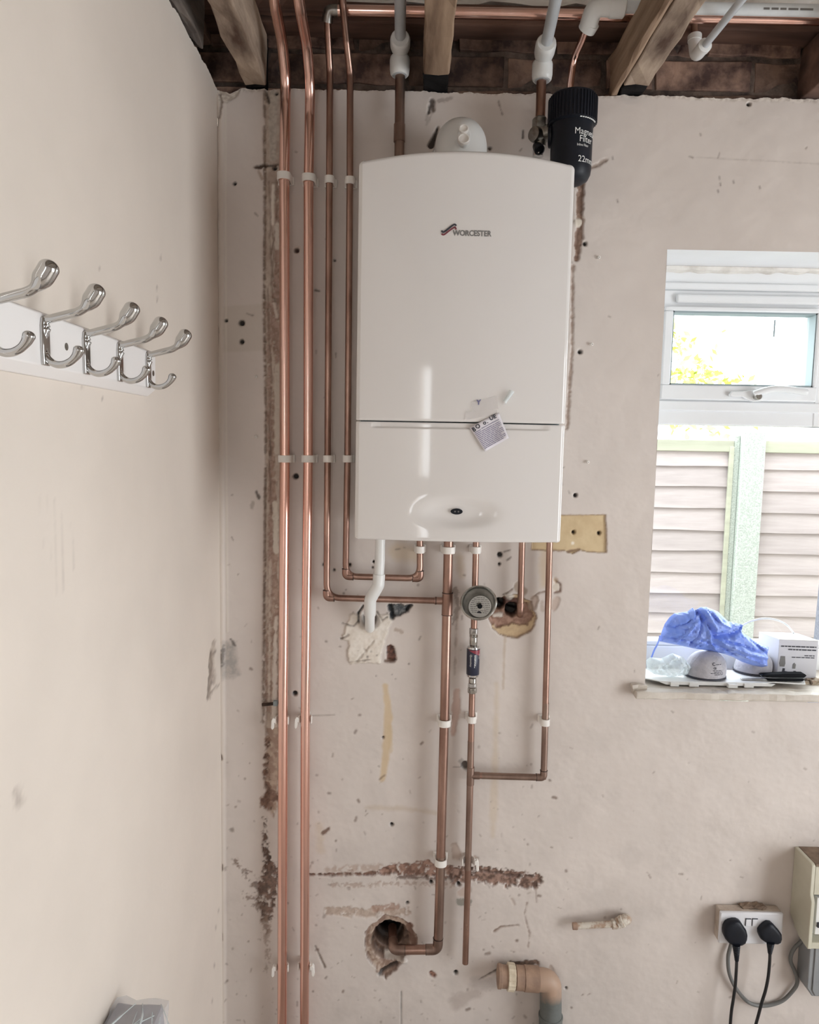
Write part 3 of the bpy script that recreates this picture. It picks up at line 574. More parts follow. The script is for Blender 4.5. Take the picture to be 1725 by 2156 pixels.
# masonry over the plaster line: backing, single bricks, white course
back = struct(MB().box(LX - .12, RX, .020, .18, ZT - .06, ZC).build('wall_back_upper', M['mortar'], smooth=False))
left_up = struct(MB().box(LX - .18, LX - .045, -4.2, .045, ZT - .06, ZC).build('wall_left_upper', M['mortar'], smooth=False))
def rough_box(mb, a, b, n, amp, seed):
    a, b = V3(a), V3(b); nx_, ny_, nz_ = n; g = {}
    r = np.random.default_rng(seed)
    def vid(i, j, k):
        if (i, j, k) not in g:
            p = a + (b - a) * np.array([i / nx_, j / ny_, k / nz_]) + r.normal(size=3) * amp; g[(i, j, k)] = len(mb.v); mb.v.append(tuple(p))
        return g[(i, j, k)]
    for i in range(nx_):
        for j in range(ny_):
            for k in (0, nz_): mb.f.append((vid(i, j, k), vid(i + 1, j, k), vid(i + 1, j + 1, k), vid(i, j + 1, k)))
    for i in range(nx_):
        for k in range(nz_):
            for j in (0, ny_): mb.f.append((vid(i, j, k), vid(i + 1, j, k), vid(i + 1, j, k + 1), vid(i, j, k + 1)))
    for j in range(ny_):
        for k in range(nz_):
            for i in (0, nx_): mb.f.append((vid(i, j, k), vid(i, j + 1, k), vid(i, j + 1, k + 1), vid(i, j, k + 1)))
    return mb
bproto = {}
def brick(parent, x, y, z, ln, along='x', seed=0):
    key = (round(ln, 3), along, seed % 3)
    if key not in bproto:
        e = (ln, .05, .064) if along == 'x' else (.05, ln, .064)
        mb = rough_box(MB(), (-e[0] / 2, -e[1] / 2, -e[2] / 2), (e[0] / 2, e[1] / 2, e[2] / 2), (4, 1, 2) if along == 'x' else (1, 4, 2), .0018, seed)
        o = mb.build('brick', M['brick'], parent, smooth=False, bevel=.0018, seg=1); bproto[key] = o
    else:
        o = bproto[key].copy(); col.objects.link(o); o.parent = parent
    o.location = Vector((x, y, z)) - Vector(wloc(parent)); return o
k = 0
for row in range(3):
    x = LX - .02 - (.11 if row % 2 else 0)
    while x < 1.35:
        ln = .215 if (row + k) % 4 else .102
        brick(back, x + ln / 2, .036 + .004 * (k % 3), ZT - .022 + row * .075, ln, 'x', k); x += ln + .011; k += 1
for row in range(3):
    y = .02 - (.11 if row % 2 else 0)
    while y > -.75:
        brick(left_up, LX - .032 - .003 * (k % 3), y - .11, ZT - .022 + row * .075, .215, 'y', k); y -= .226; k += 1
PLZ = float(at(1000, 77, .0)[2])
PLT = float(at(1000, 8, -.045)[2])
nl = rough_box(MB(), (LX - .02, -.066, float(at(620, 23, -.066)[2])), (float(at(712, 10, -.066)[0]), -.0455, PLT + .05), (12, 1, 2), .001, 15)  .build('trim_2', M['wood_dark'], smooth=False, bevel=.003); struct(nl)
wp = rough_box(MB(), (LX - .02, -.045, PLZ), (RX - .3, .03, PLT), (40, 1, 2), .0012, 5).build('trim_1', M['wood_dark'], smooth=False, bevel=.004); struct(wp)
lw = rough_box(MB(), (LX - .04, -.04, PLT), (RX - .3, .03, PLT + .16), (60, 1, 8), .004, 6).build('wall_back_coping', M['rough_white'], smooth=False); struct(lw)  # rough white band above the timber plate

# ------------------------------------------------------------------ ceiling joists
JZ = ZT + .001
def joist(x0, x1, y1, h, m, label, seed, name='ceiling_joist', cat='joist', zb=JZ, end=.10, amp=.0018):
    r = thing(name, ((x0 + x1) / 2, -1.2, zb), label, cat, 'bare ceiling joists')
    mb = rough_box(MB(), (x0, -2.9, zb), (x1, y1 - end, zb + h), (2, 60, 3), amp, seed); mb.build('beam', m, r, smooth=False, bevel=.003)
    if end > 0: rough_box(MB(), (x0 + .0015, y1 - end, zb + .0015), (x1 - .0015, y1, zb + h), (2, 4, 2), amp, seed + 1).build('tarred_end', M['tar'], r, smooth=False, bevel=.003)
    return r
def jx(pxl, pyl): return float(atz(pxl, pyl, JZ)[0])
HJ = .112
joist(jx(513, 176), jx(560, 178), .02, HJ, M['wood'], 'old pale-streaked ceiling joist nearest the left wall', 11, end=.03)
joist(jx(890, 183), jx(944, 185), .02, HJ, M['wood_pale'], 'ceiling joist with black end between the two white plastic drops, above the boiler', 21, end=.09)
joist(jx(1303, 197), jx(1362, 190), .02, HJ, M['wood'], 'wide ceiling joist with black end right of the black filter', 31, end=.06)
joist(jx(1287, 197), jx(1302, 197), .02, .085, M['wood_pale'], 'thin pale batten nailed against the left side of the wide joist', 41, 'batten', 'batten', end=0)
joist(jx(1687, 207), jx(1745, 207), .02, HJ, M['wood_dark'], 'dark ceiling joist cut by the right edge of the photo', 51, end=0)
joist(LX - .028, LX + .012, -.14, .10, M['wood_grey'], 'grey weathered timber lying along the top of the left wall', 61, 'wall_plate_timber', 'timber', zb=ZT + .012, end=0, amp=.003)
JT = JZ + HJ
# ------------------------------------------------------------------ pipes
def elbow_part(c, a, b, r, m, parent, arm=None):
    arm = arm or r * 2.4; c = V3(c); a = unit(V3(a) - c); b = unit(V3(b) - c)
    path = fillet([c + a * arm, c, c + b * arm], r * 1.5, 8)
    e = MB().tube(path, r + .0013, 18).build('elbow_fitting', m, parent)
    for d in (a, b): MB().lathe(c + d * (arm - .0008), d, [(0, r + .0017), (.0012, r + .0017)], 18).build('solder_ring', M['seam'], e)
    return e
def pipe(name, label, pts, r, m, cat='pipe', bend=0.0, elbows=(), group=None, seg=18):
    root = thing(name, V3(pts[-1]), label, cat, group)
    path = fillet(pts, bend, 8) if bend else [V3(p) for p in pts]
    MB().tube(densify(path, .05), r, seg).build('pipe_run', m, root)
    for i in elbows: elbow_part(pts[i], pts[i - 1], pts[i + 1], r, m, root)
    return root
Y22, Y15 = -.032, -.027
R22, R15 = .0112, .0076
pipe('copper_pipe', 'thick bright copper pipe, first from the left, running full height beside the chase',
     [at(576, -60, -.22), at(579, 10, -.17), at(594, 87, -.095), at(602, 165, -.04), at(601, 215, Y22), at(599, 370, Y22), at(600, 960, Y22), at(596, 1500, Y22), at(594, 2250, Y22)], R22 * 1.06, M['copper'], bend=.10)
pipe('copper_pipe', 'thick bright copper pipe, second from the left, running full height',
     [at(622, -60, -.25), at(632, 20, -.19), at(646, 95, -.10), at(653.5, 180, -.042), at(652.5, 243, Y22), at(650, 380, Y22), at(649, 965, Y22), at(643, 1500, Y22), at(641, 2250, Y22)], R22, M['copper'], bend=.10)
YP = -.085; ZP = float(at(1000, 28, YP)[2])
c3 = at(688, 24, YP); c3[2] = ZP
p3 = [c3 + np.array([.03, 0, 0]), c3, at(691, 75, -.06), at(695, 150, Y15), at(694, 350, Y15), at(690, 960, Y15), at(688, 1258.5, Y15), at(942, 1265.5, Y15)]
r3 = pipe('copper_pipe', 'third copper pipe from the left, turning right under the boiler to the tall vertical pipe', [at(690, 45, -.075)] + p3[2:], R15, M['copper_dull'], bend=.035, elbows=())
elbow_part(p3[6], p3[5], p3[7], R15, M['copper_dull'], r3)
p4 = [at(719, -60, -.15), at(722, 10, -.125), at(730, 87, -.07), at(737.5, 155, -.035), at(737, 383, Y15), at(732, 960, Y15), at(728, 1213.5, Y15), at(885, 1218, Y15), at(884, 1128, Y15)]
r4 = pipe('copper_pipe', 'thin copper pipe, fourth from the left, making a U under the boiler', p4, R15, M['copper_dull'], bend=.03)
elbow_part(p4[6], p4[5], p4[7], R15, M['copper_dull'], r4); elbow_part(p4[7], p4[6], p4[8], R15, M['copper_dull'], r4)
# long copper pipe on top of the joists, with its soldered end fitting
lc = pipe('copper_pipe', 'long horizontal copper pipe under the ceiling, passing above the joists', [at(704, 22.5, YP) * [1, 1, 0] + [0, 0, ZP], np.array([RX - .3, YP, ZP])], R22, M['copper'])
fc = at(700, 20, YP); fc[2] = ZP
MB().tube(fillet([fc + [.012, 0, 0], fc + [-.008, 0, 0], at(689, 48, -.075)], .01), R15 + .004, 16).build('end_fitting', M['solder'], lc)
# main pipe under the boiler
pm = [at(945, 1128, Y22), at(942, 1260, Y22), at(936, 1515, Y22), at(928, 1812, Y22), at(922, 1999, Y22), at(822, 1999, Y22), at(823, 1984, .035)]
pm[5] = at(828, 2000, Y22)
rm_ = pipe('copper_pipe', 'tall vertical copper pipe from the boiler down to the broken-out hole', pm[:6] + [pm[5] + np.array([-.004, .07, .012])], R22, M['copper_dull'], bend=.02)
elbow_part(pm[4], pm[3], pm[5], R22, M['copper_brown'], rm_, .03); elbow_part(pm[5], pm[4], pm[5] + np.array([-.004, .07, .012]), R22, M['copper_brown'], rm_, .03)
tb = MB().tube([at(943, 1248, Y22), at(941.5, 1294, Y22)], R22 + .0016, 20); tb.tube([at(942, 1265.5, Y15), at(915, 1264.8, Y15)], R15 + .0014, 16)
tee = tb.build('tee_fitting', M['copper_dull'], rm_)
for q in (1248, 1294): MB().lathe(at(943 - (q - 1248) * .03, q, Y22) - [0, 0, .001], (0, 0, 1), [(0, R22 + .0021), (.0014, R22 + .0021)], 20).build('solder_ring', M['seam'], tee)
MB().lathe(at(917, 1264.8, Y15), (1, 0, 0), [(0, R15 + .002), (.002, R15 + .002)], 16).build('solder_ring', M['seam'], tee)
lo = MB().tube([at(928.5, 1802, Y22), at(923, 1990, Y22)], R22 + .0002, 20).build('dull_lower_length', M['copper_brown'], rm_)
# gas pipe with dish and softener
pg = [at(1003, 1128, Y15), at(1000, 1260, Y15), at(996, 1400, Y15), at(993, 1515, Y15), at(991, 1632, Y15), at(985, 1860, Y15), at(980, 2028, Y15)]
rg = pipe('copper_pipe', 'thin copper pipe behind the steel dish, ending cut off low on the wall', pg, R15, M['copper_dull'])
MB().tube([at(992, 1560, Y15), at(985.5, 1830, Y15)], R15 + .0004, 16).build('tarnished_length', M['copper_brown'], rg)
tb = MB().tube([at(991.5, 1615, Y15), at(990.5, 1652, Y15)], R15 + .0016, 16); tb.tube([at(991, 1632.5, Y15), at(1010, 1633, Y15)], R15 + .0014, 16); tb.build('tee_fitting', M['copper_brown'], rg)
pr = [at(1158, 1128, Y15), at(1153, 1330, Y15), at(1148, 1520, Y15), at(1145, 1637, Y15), at(1006, 1632.8, Y15)]
rr = pipe('copper_pipe', 'rightmost thin copper pipe under the boiler, turning left at its foot', pr, R15, M['copper_dull'])
MB().tube([at(1149.5, 1480, Y15), at(1145.4, 1625, Y15)], R15 + .0004, 16).build('tarnished_length', M['copper_brown'], rr)
MB().tube([at(1015, 1633.2, Y15), at(1130, 1636.6, Y15)], R15 + .0004, 16).build('tarnished_length', M['copper_brown'], rr)
elbow_part(pr[3], pr[2], pr[4], R15, M['copper_brown'], rr)
pk = [at(1100, 1128, Y15), at(1096, 1290, Y15), at(1095, 1297, .04)]
rk = pipe('copper_pipe', 'short thin copper pipe from the boiler into the broken-out hole beside the steel dish', pk, R15, M['copper_dull'], bend=.014)
MB().lathe(at(1096, 1280, Y15), (0, 0, 1), [(0, R15 + .001), (.012, R15 + .0012)], 16).build('collar', M['copper_dull'], rk)
# copper drops above the boiler
pa = [at(843, 140, Y22), at(841, 330, Y22)]
ra = pipe('copper_pipe', 'brown copper pipe below the left white coupling, going behind the boiler top', pa, R22, M['copper_brown'])
MB().tube([at(841.5, 262, Y22), at(841, 299, Y22)], R22 + .0016, 18).build('sleeve_coupling', M['copper_brown'], ra)
pb = [at(1141, 150, -.05), at(1138, 252, -.05)]
rb = pipe('copper_pipe', 'short copper pipe between the right white coupling and the brass valve', pb, R22 * .97, M['copper_dull'])
pf = [at(1237, 55, -.12), at(1226, 85, -.085), at(1208, 124, -.04), at(1201, 180, -.035), at(1199, 330, -.035)]
pipe('copper_pipe', 'thin bent copper pipe dropping behind the black filter', pf, R15, M['copper'], bend=.05)
# white plastic drops
def coupling(parent, c, ax, r, ln, m):
    ax = unit(ax); prof = [(-ln / 2, r * .80), (-ln / 2 + .003, r * .93), (-ln * .2, r), (ln * .3, r), (ln / 2 - .003, r * .95), (ln / 2, r * .84)]
    c_ = MB().lathe(c, ax, prof, 22).build('coupling', m, parent)
    MB().lathe(V3(c) - ax * (ln / 2 + .001), ax, [(0, r * .70), (.003, r * .74)], 22).build('release_collar', M['gplastic'], c_)
    return c_
d1a, d1b = at(842, 150, Y22), at(843, 96, -.045)
w1 = thing('plastic_pipe_drop', d1a, 'white plastic pipe with two fat couplings coming down left of the middle joist', 'pipe')
top1 = at(843, -30, -.24)
MB().tube(densify([d1b, top1], .05), .0118, 18).build('pipe_run', M['gplastic'], w1)
coupling(w1, at(842, 139, Y22), (0, 0, 1), .0222, .041, M['wplastic']); coupling(w1, at(843, 91, -.062), unit(top1 - d1b), .0218, .040, M['wplastic'])
w2 = thing('plastic_pipe_drop', at(1141, 160, -.05), 'white plastic pipe with two fat couplings above the brass valve', 'pipe')
top2 = at(1179, -40, -.27); l2 = at(1148, 105, -.075)
MB().tube(densify([l2, top2], .05), .0122, 18).build('pipe_run', M['gplastic'], w2)
coupling(w2, at(1142, 150, -.05), (0, 0, 1), .0225, .041, M['wplastic']); coupling(w2, at(1148, 103, -.082), unit(top2 - l2), .0222, .044, M['wplastic'])
YW = -.16
ZW = float(at(1330, 15, YW)[2])
w3 = thing('plastic_pipe', at(1330, 15, YW), 'long horizontal white plastic pipe with an elbow, beside the long copper pipe', 'pipe')
we = at(1262, 14, YW); we[2] = ZW
MB().tube(densify([we, np.array([RX - .3, YW, ZW])], .1), .0113, 18).build('pipe_run', M['pipeplastic'], w3)
dn = at(1238, 58, -.125)
eb = MB().tube(fillet([we + [.028, 0, 0], we + [-.010, 0, 0], dn], .02), .0185, 20).build('elbow', M['wplastic'], w3)
MB().lathe(we + [.020, 0, 0], (1, 0, 0), [(0, .0185), (.004, .0205), (.03, .0205), (.033, .017)], 22).build('socket', M['wplastic'], eb)
MB().tube([dn + (we - dn) * .25, dn - (we - dn) * .12], [.0195, .0185], 20).build('collar', M['wplastic'], eb)
tx = MB(); mark = at(1655, 21, YW)
for j, (a, b) in enumerate(((0, .012), (.016, .03), (.034, .046), (.05, .07), (.074, .10))):
    tx.box(mark[0] - .05 + a, mark[0] - .05 + b, YW - .0113, YW - .0108, ZW - .0062, ZW - .0022)
tx.build('printing', M['print_grey'], w3, smooth=False)['kind'] = 'stuff'
w4 = thing('plastic_pipe', at(1470, 110, -.06), 'thin white plastic pipe with an elbow coming towards the camera right of the wide joist', 'pipe')
e4 = at(1468, 116, -.055); far = at(1580, -22, -.27)
MB().tube(densify([e4, far], .05), .0078, 16).build('pipe_run', M['gplastic'], w4)
d4 = unit(far - e4)
eb = MB().tube(fillet([e4 + d4 * .034, e4 - d4 * .004, e4 + np.array([-.004, .012, .042])], .016), .0135, 18).build('elbow', M['wplastic'], w4)
MB().lathe(e4 + d4 * .026, d4, [(0, .0148), (.012, .0148), (.014, .011)], 18).build('collar', M['wplastic'], eb)
MB().lathe(e4 + np.array([-.003, .010, .034]), (0, .1, 1), [(0, .0148), (.012, .0148), (.014, .011)], 18).build('collar', M['wplastic'], eb)
MB().tube([e4 + np.array([-.004, .012, .04]), e4 + np.array([-.004, .012, .075])], .0078, 14).build('riser', M['copper_dull'], w4)
# condensate pipe
pc = [at(801, 1120, -.06), at(800, 1180, -.06), at(797, 1232, -.06), at(780, 1262, -.052), at(779, 1300, -.034), at(779, 1322, -.008), at(779, 1324, .03)]
rc = pipe('condensate_pipe', 'white plastic waste pipe with an offset bend, under the left of the boiler', pc, .0118, M['wplastic'], bend=.010)
MB().tube(fillet([at(798.5, 1209, -.06), at(797, 1232, -.06), at(780, 1262, -.052), at(779, 1294, -.036)], .012), .0142, 20).build('offset_bend', M['wplastic'], rc)

# ------------------------------------------------------------------ pipe clips
def clip_mesh(r, g):
    o = r + .0035; pts = []
    for t in np.linspace(0, math.pi, 13): pts.append((o * math.cos(t) * 1.0, -abs(o * math.sin(t)) ** .75 * o ** .25))
    outer = [(o, g)] + pts + [(-o, g)]
    i = r + .0003; inner = [(-i, g)] + [(i * math.cos(t), -i * math.sin(t)) for t in np.linspace(math.pi, 0, 13)] + [(i, g)]
    return outer, inner
def make_clip(r, g, loc, label, name='pipe_clip'):
    root = thing(name, loc, label, 'clip', 'white plastic pipe clips'); h = .0165
    outer, inner = clip_mesh(r, g); n = len(outer); inn = inner[::-1]; c = V3(loc)
    mb = MB(); v = []
    for z in (-h / 2, h / 2):
        v += [c + [p[0], p[1], z] for p in outer] + [c + [p[0], p[1], z] for p in inn]
    f = []
    for j in range(n - 1):
        a, b = j, j + 1; f += [(a, b, 2 * n + b, 2 * n + a), (n + a, 3 * n + a, 3 * n + b, n + b), (a, n + a, n + b, b), (2 * n + a, 2 * n + b, 3 * n + b, 3 * n + a)]
    for j in (0, n - 1): f.append((j, n + j, 3 * n + j, 2 * n + j))
    mb.add(v, f); mb.build('strap', M['clip'], root, bevel=.0008)
    MB().box(c[0] - r - .006, c[0] + r + .007, c[1] + g - .007, c[1] + g - .0005, c[2] - h / 2 - .001, c[2] + h / 2 + .001).build('base', M['clip'], root, bevel=.001)
    return root
c22 = make_clip(R22 * 1.06, -Y22, at(598, 372, Y22), 'white clip on the first pipe from the left, level with the boiler top')
dup(c22, at(650.5, 376, Y22), 'white clip on the second pipe from the left, level with the boiler top')
dup(c22, at(600, 966, Y22), 'white clip on the first pipe from the left, level with the boiler flap')
dup(c22, at(649, 966, Y22), 'white clip on the second pipe from the left, level with the boiler flap')
dup(c22, at(944.5, 1158, Y22), 'white clip on the tall vertical pipe just under the boiler')
dup(c22, at(936, 1521, Y22), 'white clip on the tall vertical pipe at mid height')
dup(c22, at(928, 1814, Y22), 'white clip on the tall vertical pipe at the brown band of bare render')
c15 = make_clip(R15, -Y15, at(694, 379, Y15), 'white clip on the third pipe from the left, level with the boiler top')
for p_, l_ in (((737, 381), 'white clip on the fourth pipe from the left, touching the boiler top corner'), ((690.5, 966), 'white clip on the third pipe from the left, level with the boiler flap'),
               ((732, 966), 'white clip on the fourth pipe from the left, level with the boiler flap'), ((884.5, 1157), 'white clip on the right leg of the U-shaped pipe under the boiler'),
               ((1002.5, 1158), 'white clip above the round steel dish'), ((993.5, 1514), 'white clip below the blue-labelled cylinder'), ((1148, 1520), 'white clip on the farthest right pipe under the boiler')):
    dup(c15, at(p_[0], p_[1], Y15), l_)
def open_clip(c, label, dirn):
    c = V3(c); root = thing('open_pipe_clip', c, label, 'clip', 'sprung open pipe clips')
    o, i = R22 + .0055, R22 + .0018; a0, a1 = math.radians(-10), math.radians(190); T = np.linspace(a0, a1, 15)
    poly = [(o * math.cos(t), o * math.sin(t)) for t in T] + [(i * math.cos(t), i * math.sin(t)) for t in T[::-1]]
    MB().prism(poly, c - [0, 0, .009], (1, 0, 0), (0, 1, 0), (0, 0, .018)).build('cradle', M['clip'], root, bevel=.001)
    MB().box(c[0] - .008, c[0] + .008, c[1] + o - .004, -.0005, c[2] - .009, c[2] + .009).build('base', M['clip'], root, bevel=.001)
    s = dirn; x0 = c[0] + s * (o - .002)
    MB().prism([(0, .006), (s * .006, .008), (s * .010, .002), (s * .011, -.018), (s * .008, -.022), (s * .004, -.018), (s * .003, -.004), (0, -.006)], (x0, c[1] - .006, c[2]), (1, 0, 0), (0, 0, 1), (0, .012, 0)).build('hinged_strap', M['clip'], root, bevel=.001)
    return root
open_clip(at(594, 1517, Y22), 'sprung open clip on the first pipe from the left, below the blue-label height', -1)
open_clip(at(643, 1515, Y22), 'sprung open clip on the second pipe from the left, below the blue-label height', -1)
open_clip(at(594, 2038, Y22), 'sprung open clip on the first pipe from the left, near the bottom', -1)
open_clip(at(641, 2036, Y22), 'sprung open clip on the second pipe from the left, near the bottom', 1)
open_clip(at(987, 1815, Y15), 'sprung open clip beside the thin pipe at the brown band of bare render', 1)

# ------------------------------------------------------------------ boiler
YF = -.30
bl, br = at(747, 1134, YF), at(1180, 1143, YF); tl_, tr_ = at(755, 340, YF), at(1213, 345, YF)
BX = (bl[0] + br[0] + tl_[0] + tr_[0]) / 4; BW = ((br[0] - bl[0]) + (tr_[0] - tl_[0])) / 4
BZ0 = (bl[2] + br[2]) / 2; BZ1 = (tl_[2] + tr_[2]) / 2; BZS = float(at(967, 889, YF - .022)[2])
SAG = .020
boiler = thing('boiler', (BX, -.02, BZ0), 'large white wall boiler with bowed front and drop-down lower flap', 'boiler')
DXC, DZC = float(at(967, 1080, YF - .025)[0]) - BX, float(at(967, 1080, YF - .025)[2])
def front_y(u, z, lower):
    y = YF - SAG * (1 - u * u)
    if lower:
        dx, dz = (u * BW - DXC) / .068, (z - DZC) / .027
        q = dx * dx + dz * dz; y += .0115 * np.exp(-q ** 2.0 * 1.1)
        s = np.clip((.86 - abs(u)) / .10, 0, 1); s = s * s * (3 - 2 * s)
        y += .0045 * s * np.clip((z - (BZS - .0125)) / .0012, 0, 1)
    return y
def panel(name, z0, z1, lower):
    nu = 72; us = np.sin(np.linspace(-1, 1, nu) * math.pi / 2 * .94) / math.sin(math.pi / 2 * .94); R = .007
    def ring(z, ins=0.0, arch=0.0):
        hw = BW - ins; pts = [(-hw, -.025, z)]
        pts.append((-hw, YF + R, z))
        for a in np.linspace(0, math.pi / 2, 6)[1:-1]: pts.append((-hw + R * (1 - math.cos(a)), YF + R * (1 - math.sin(a)) , z))
        for u in us:
            uu = u * (1 - R / hw)
            pts.append((uu * hw, float(front_y(uu, z, lower)) + ins * .9, z + arch * (1 - uu * uu)))
        for a in np.linspace(0, math.pi / 2, 6)[::-1][1:-1]: pts.append((hw - R * (1 - math.cos(a)), YF + R * (1 - math.sin(a)), z))
        pts.append((hw, YF + R, z)); pts.append((hw, -.025, z)); return [(BX + p[0], p[1], p[2]) for p in pts]
    rings = []
    if lower:
        zz = list(np.linspace(z0 + .004, z1 - .016, 60)) + list(np.linspace(z1 - .0145, z1 - .003, 9))
        rings = [ring(z0, .004), ring(z0 + .0012, .0012)] + [ring(z) for z in zz] + [ring(z1 - .001, .001)]
    else:
        A = .015
        rings = [ring(z0 + .0005, .0015)] + [ring(z0 + .002)] + [ring(z, 0, A * max(0, (z - z0) / (z1 - z0)) ** 4) for z in np.linspace(z0 + .006, z1 - .008, 26)]
        for a in np.linspace(0, math.pi / 2, 6): rings.append(ring(z1 - .008 + .008 * math.sin(a), .008 * (1 - math.cos(a)), A))
    return MB().loft(rings, True).build(name, M['boiler'], boiler, angle=1.0)
upper = panel('front_casing', BZS + .0006, BZ1, False)
lower = panel('lower_flap', BZ0, BZS - .0006, True)
MB().box(BX - BW + .008, BX + BW - .008, -.28, -.004, BZ0 + .012, BZ1 - .02).build('chassis', M['gasket'], boiler, smooth=False)
# oval button in the dimple
bx_, bz_ = float(at(962.5, 1078, YF - .02)[0]), float(at(962.5, 1078, YF - .02)[2])
yb = float(front_y((bx_ - BX) / BW, bz_, True))
pl_ = [(.0118 * math.cos(t), .0058 * math.sin(t)) for t in np.linspace(0, 2 * math.pi, 32, endpoint=False)]
btn = MB().prism(pl_, (bx_, yb - .004, bz_), (1, 0, 0), (0, 0, 1), (0, .012, 0)).build('oval_button', M['blackcap'], boiler, bevel=.001)
btn['label'] = 'black oval button'
mk = MB()
for dx in (-.0034, .0034): mk.lathe((bx_ + dx, yb - .0042, bz_), (0, 1, 0), [(0, .0016), (.0004, .0016)], 12)
mk.build('button_mark', M['print_grey'], btn, smooth=False)
# logo: two ribbons and capital letters, raised on the casing
def on_front(x, z): return float(front_y((x - BX) / BW, z, False))
lo_ = at(930, 489, YF - .022); LS = (1.7 + YF - .03 + .0) / F
def lp(u, v): return lo_[0] + u * LS, lo_[2] - v * LS        # pixels of the badge to metres on the casing
def ribbon(name, pts, wd, m):
    q = spline([(p[0], p[1]) + (0,) for p in pts], 6); mb = MB(); rings = []
    for i, p in enumerate(q):
        d = unit(q[min(i + 1, len(q) - 1)] - q[max(i - 1, 0)]); nrm = np.array([-d[1], d[0], 0]); k = []
        for s, e in ((-1, 0), (1, 0), (1, 1), (-1, 1)):
            x, z = lp(*(p + nrm * s * wd / 2)[:2]); k.append((x, on_front(x, z) - (.0012 if e else -.0004), z))
        rings.append(k)
    return mb.loft(rings).build(name, m, boiler)
ribbon('badge_ribbon', [(0.5, -4), (2, -1.5), (5, -1.5), (10, -5), (17, -10.5), (23, -15), (27, -16.5), (30, -14)], 3.2, M['print_dark'])
ribbon('badge_ribbon', [(0.5, 2), (2.5, 4), (6, 3.5), (12, -1), (18, -5.5), (24, -9.5), (27.5, -11), (30, -6.5)], 3.0, M['print_maroon'])
v_, f_ = text2d('WORCESTER', 15.5 * LS, 'LEFT', .0004)
sx_ = 80 * LS / (v_[:, 0].max() - v_[:, 0].min()); q = []
for a in v_:
    x, z = lo_[0] + 23.5 * LS + a[0] * sx_, lo_[2] - 5.5 * LS - .0 + a[1] * 1.0; q.append((x, on_front(x, z) - .0007, z))
lt = MB(); lt.add(q, f_); lt.build('badge_lettering', M['print_grey'], boiler, smooth=False)
# small cap under the casing
MB().lathe((float(at(1016, 1147, -.2)[0]), -.2, BZ0 - .010), (0, 0, 1), [(0, .010), (.004, .011), (.012, .011), (.02, .011)], 20).build('white_cap', M['wplastic'], boiler)
# instruction label hanging off the flap, and the tape that held it
def on_low(x, z): return float(front_y((x - BX) / BW, z, z < BZS))
tagq = [at(p[0], p[1], YF - .024) for p in ((989, 900), (1051, 868), (1072, 922), (1022, 951))]
lab = thing('paper_label', tagq[0], 'tilted white paper label with printed lines stuck across the boiler flap joint', 'label')
n_ = 10; mb = MB(); vv = []
for i in range(n_ + 1):
    for j in range(n_ + 1):
        a, b = i / n_, j / n_; p = (1 - b) * ((1 - a) * tagq[0] + a * tagq[1]) + b * ((1 - a) * tagq[3] + a * tagq[2])
        p = p.copy(); p[1] = min(on_low(p[0], p[2]), YF - .018) - .002 - .004 * (b * .4 + .6 * max(0, a - .6)) - .0015 * math.sin(a * 5 + b * 3); vv.append(p)
ff = [(i * (n_ + 1) + j, (i + 1) * (n_ + 1) + j, (i + 1) * (n_ + 1) + j + 1, i * (n_ + 1) + j + 1) for i in range(n_) for j in range(n_)]
pap = mb.add(vv, ff).build('sheet', M['paper'], lab)
md = pap.modifiers.new('thickness', 'SOLIDIFY'); md.thickness = .0004; md.offset = 1
def lab_pt(a, b, off=.0006):
    p = (1 - b) * ((1 - a) * tagq[0] + a * tagq[1]) + b * ((1 - a) * tagq[3] + a * tagq[2]); p = p.copy()
    p[1] = min(on_low(p[0], p[2]), YF - .018) - .002 - .004 * (b * .4 + .6 * max(0, a - .6)) - .0015 * math.sin(a * 5 + b * 3) - off; return p
tx = MB(); r_ = np.random.default_rng(4)
def bar(a0, a1, b0, b1):
    k = max(1, int((a1 - a0) / .08)); P_ = np.linspace(a0, a1, k + 1)
    for a, c in zip(P_, P_[1:]): tx.add([lab_pt(a, b0), lab_pt(c, b0), lab_pt(c, b1), lab_pt(a, b1)], [(0, 1, 2, 3)])
bar(.05, .26, .24, .26); bar(.30, .92, .22, .238)
for k_ in range(11):
    b = .30 + k_ * .059; a = .04; e = .94 - (.12 if k_ % 4 == 3 else 0) - max(0, k_ - 9) * .12
    while a < e:
        l = .06 + r_.random() * .16; bar(a, min(e, a + l), b, b + .020); a += l + .018
tx.build('printed_lines', M['print_violet'], lab, smooth=False)
hd = MB()
for s_, a0, b0 in (('B', .03, .20), ('O', .16, .17), ('o', .42, .16), ('.', .54, .16), ('U', .66, .13), ('E', .79, .13)):
    v_, f_ = text2d(s_, .0098, 'LEFT', .0003); hd.add([lab_pt(a0 + p[0] / .055, b0 - p[1] / .046, .0008) for p in v_], f_)
hd.build('heading', M['print_dark'], lab, smooth=False)
tq = [at(p[0], p[1], YF - .023) for p in ((992, 847), (1047, 833), (1050, 861), (996, 868))]
tape = thing('tape_strip', tq[0], 'clear sticky tape strip printed with a letter above the paper label', 'tape')
def tape_patch(name, qd, parent, off=.0012):
    vv = [];
    for i in range(7):
        for j in range(4):
            a, b = i / 6, j / 3; p = (1 - b) * ((1 - a) * qd[0] + a * qd[1]) + b * ((1 - a) * qd[3] + a * qd[2]); p = p.copy(); p[1] = on_front(p[0], p[2]) - off - .0008 * math.sin(i * 1.7 + j); vv.append(p)
    return MB().add(vv, [(i * 4 + j, (i + 1) * 4 + j, (i + 1) * 4 + j + 1, i * 4 + j + 1) for i in range(6) for j in range(3)]).build(name, M['tape'], parent)
tape_patch('film', tq, tape)
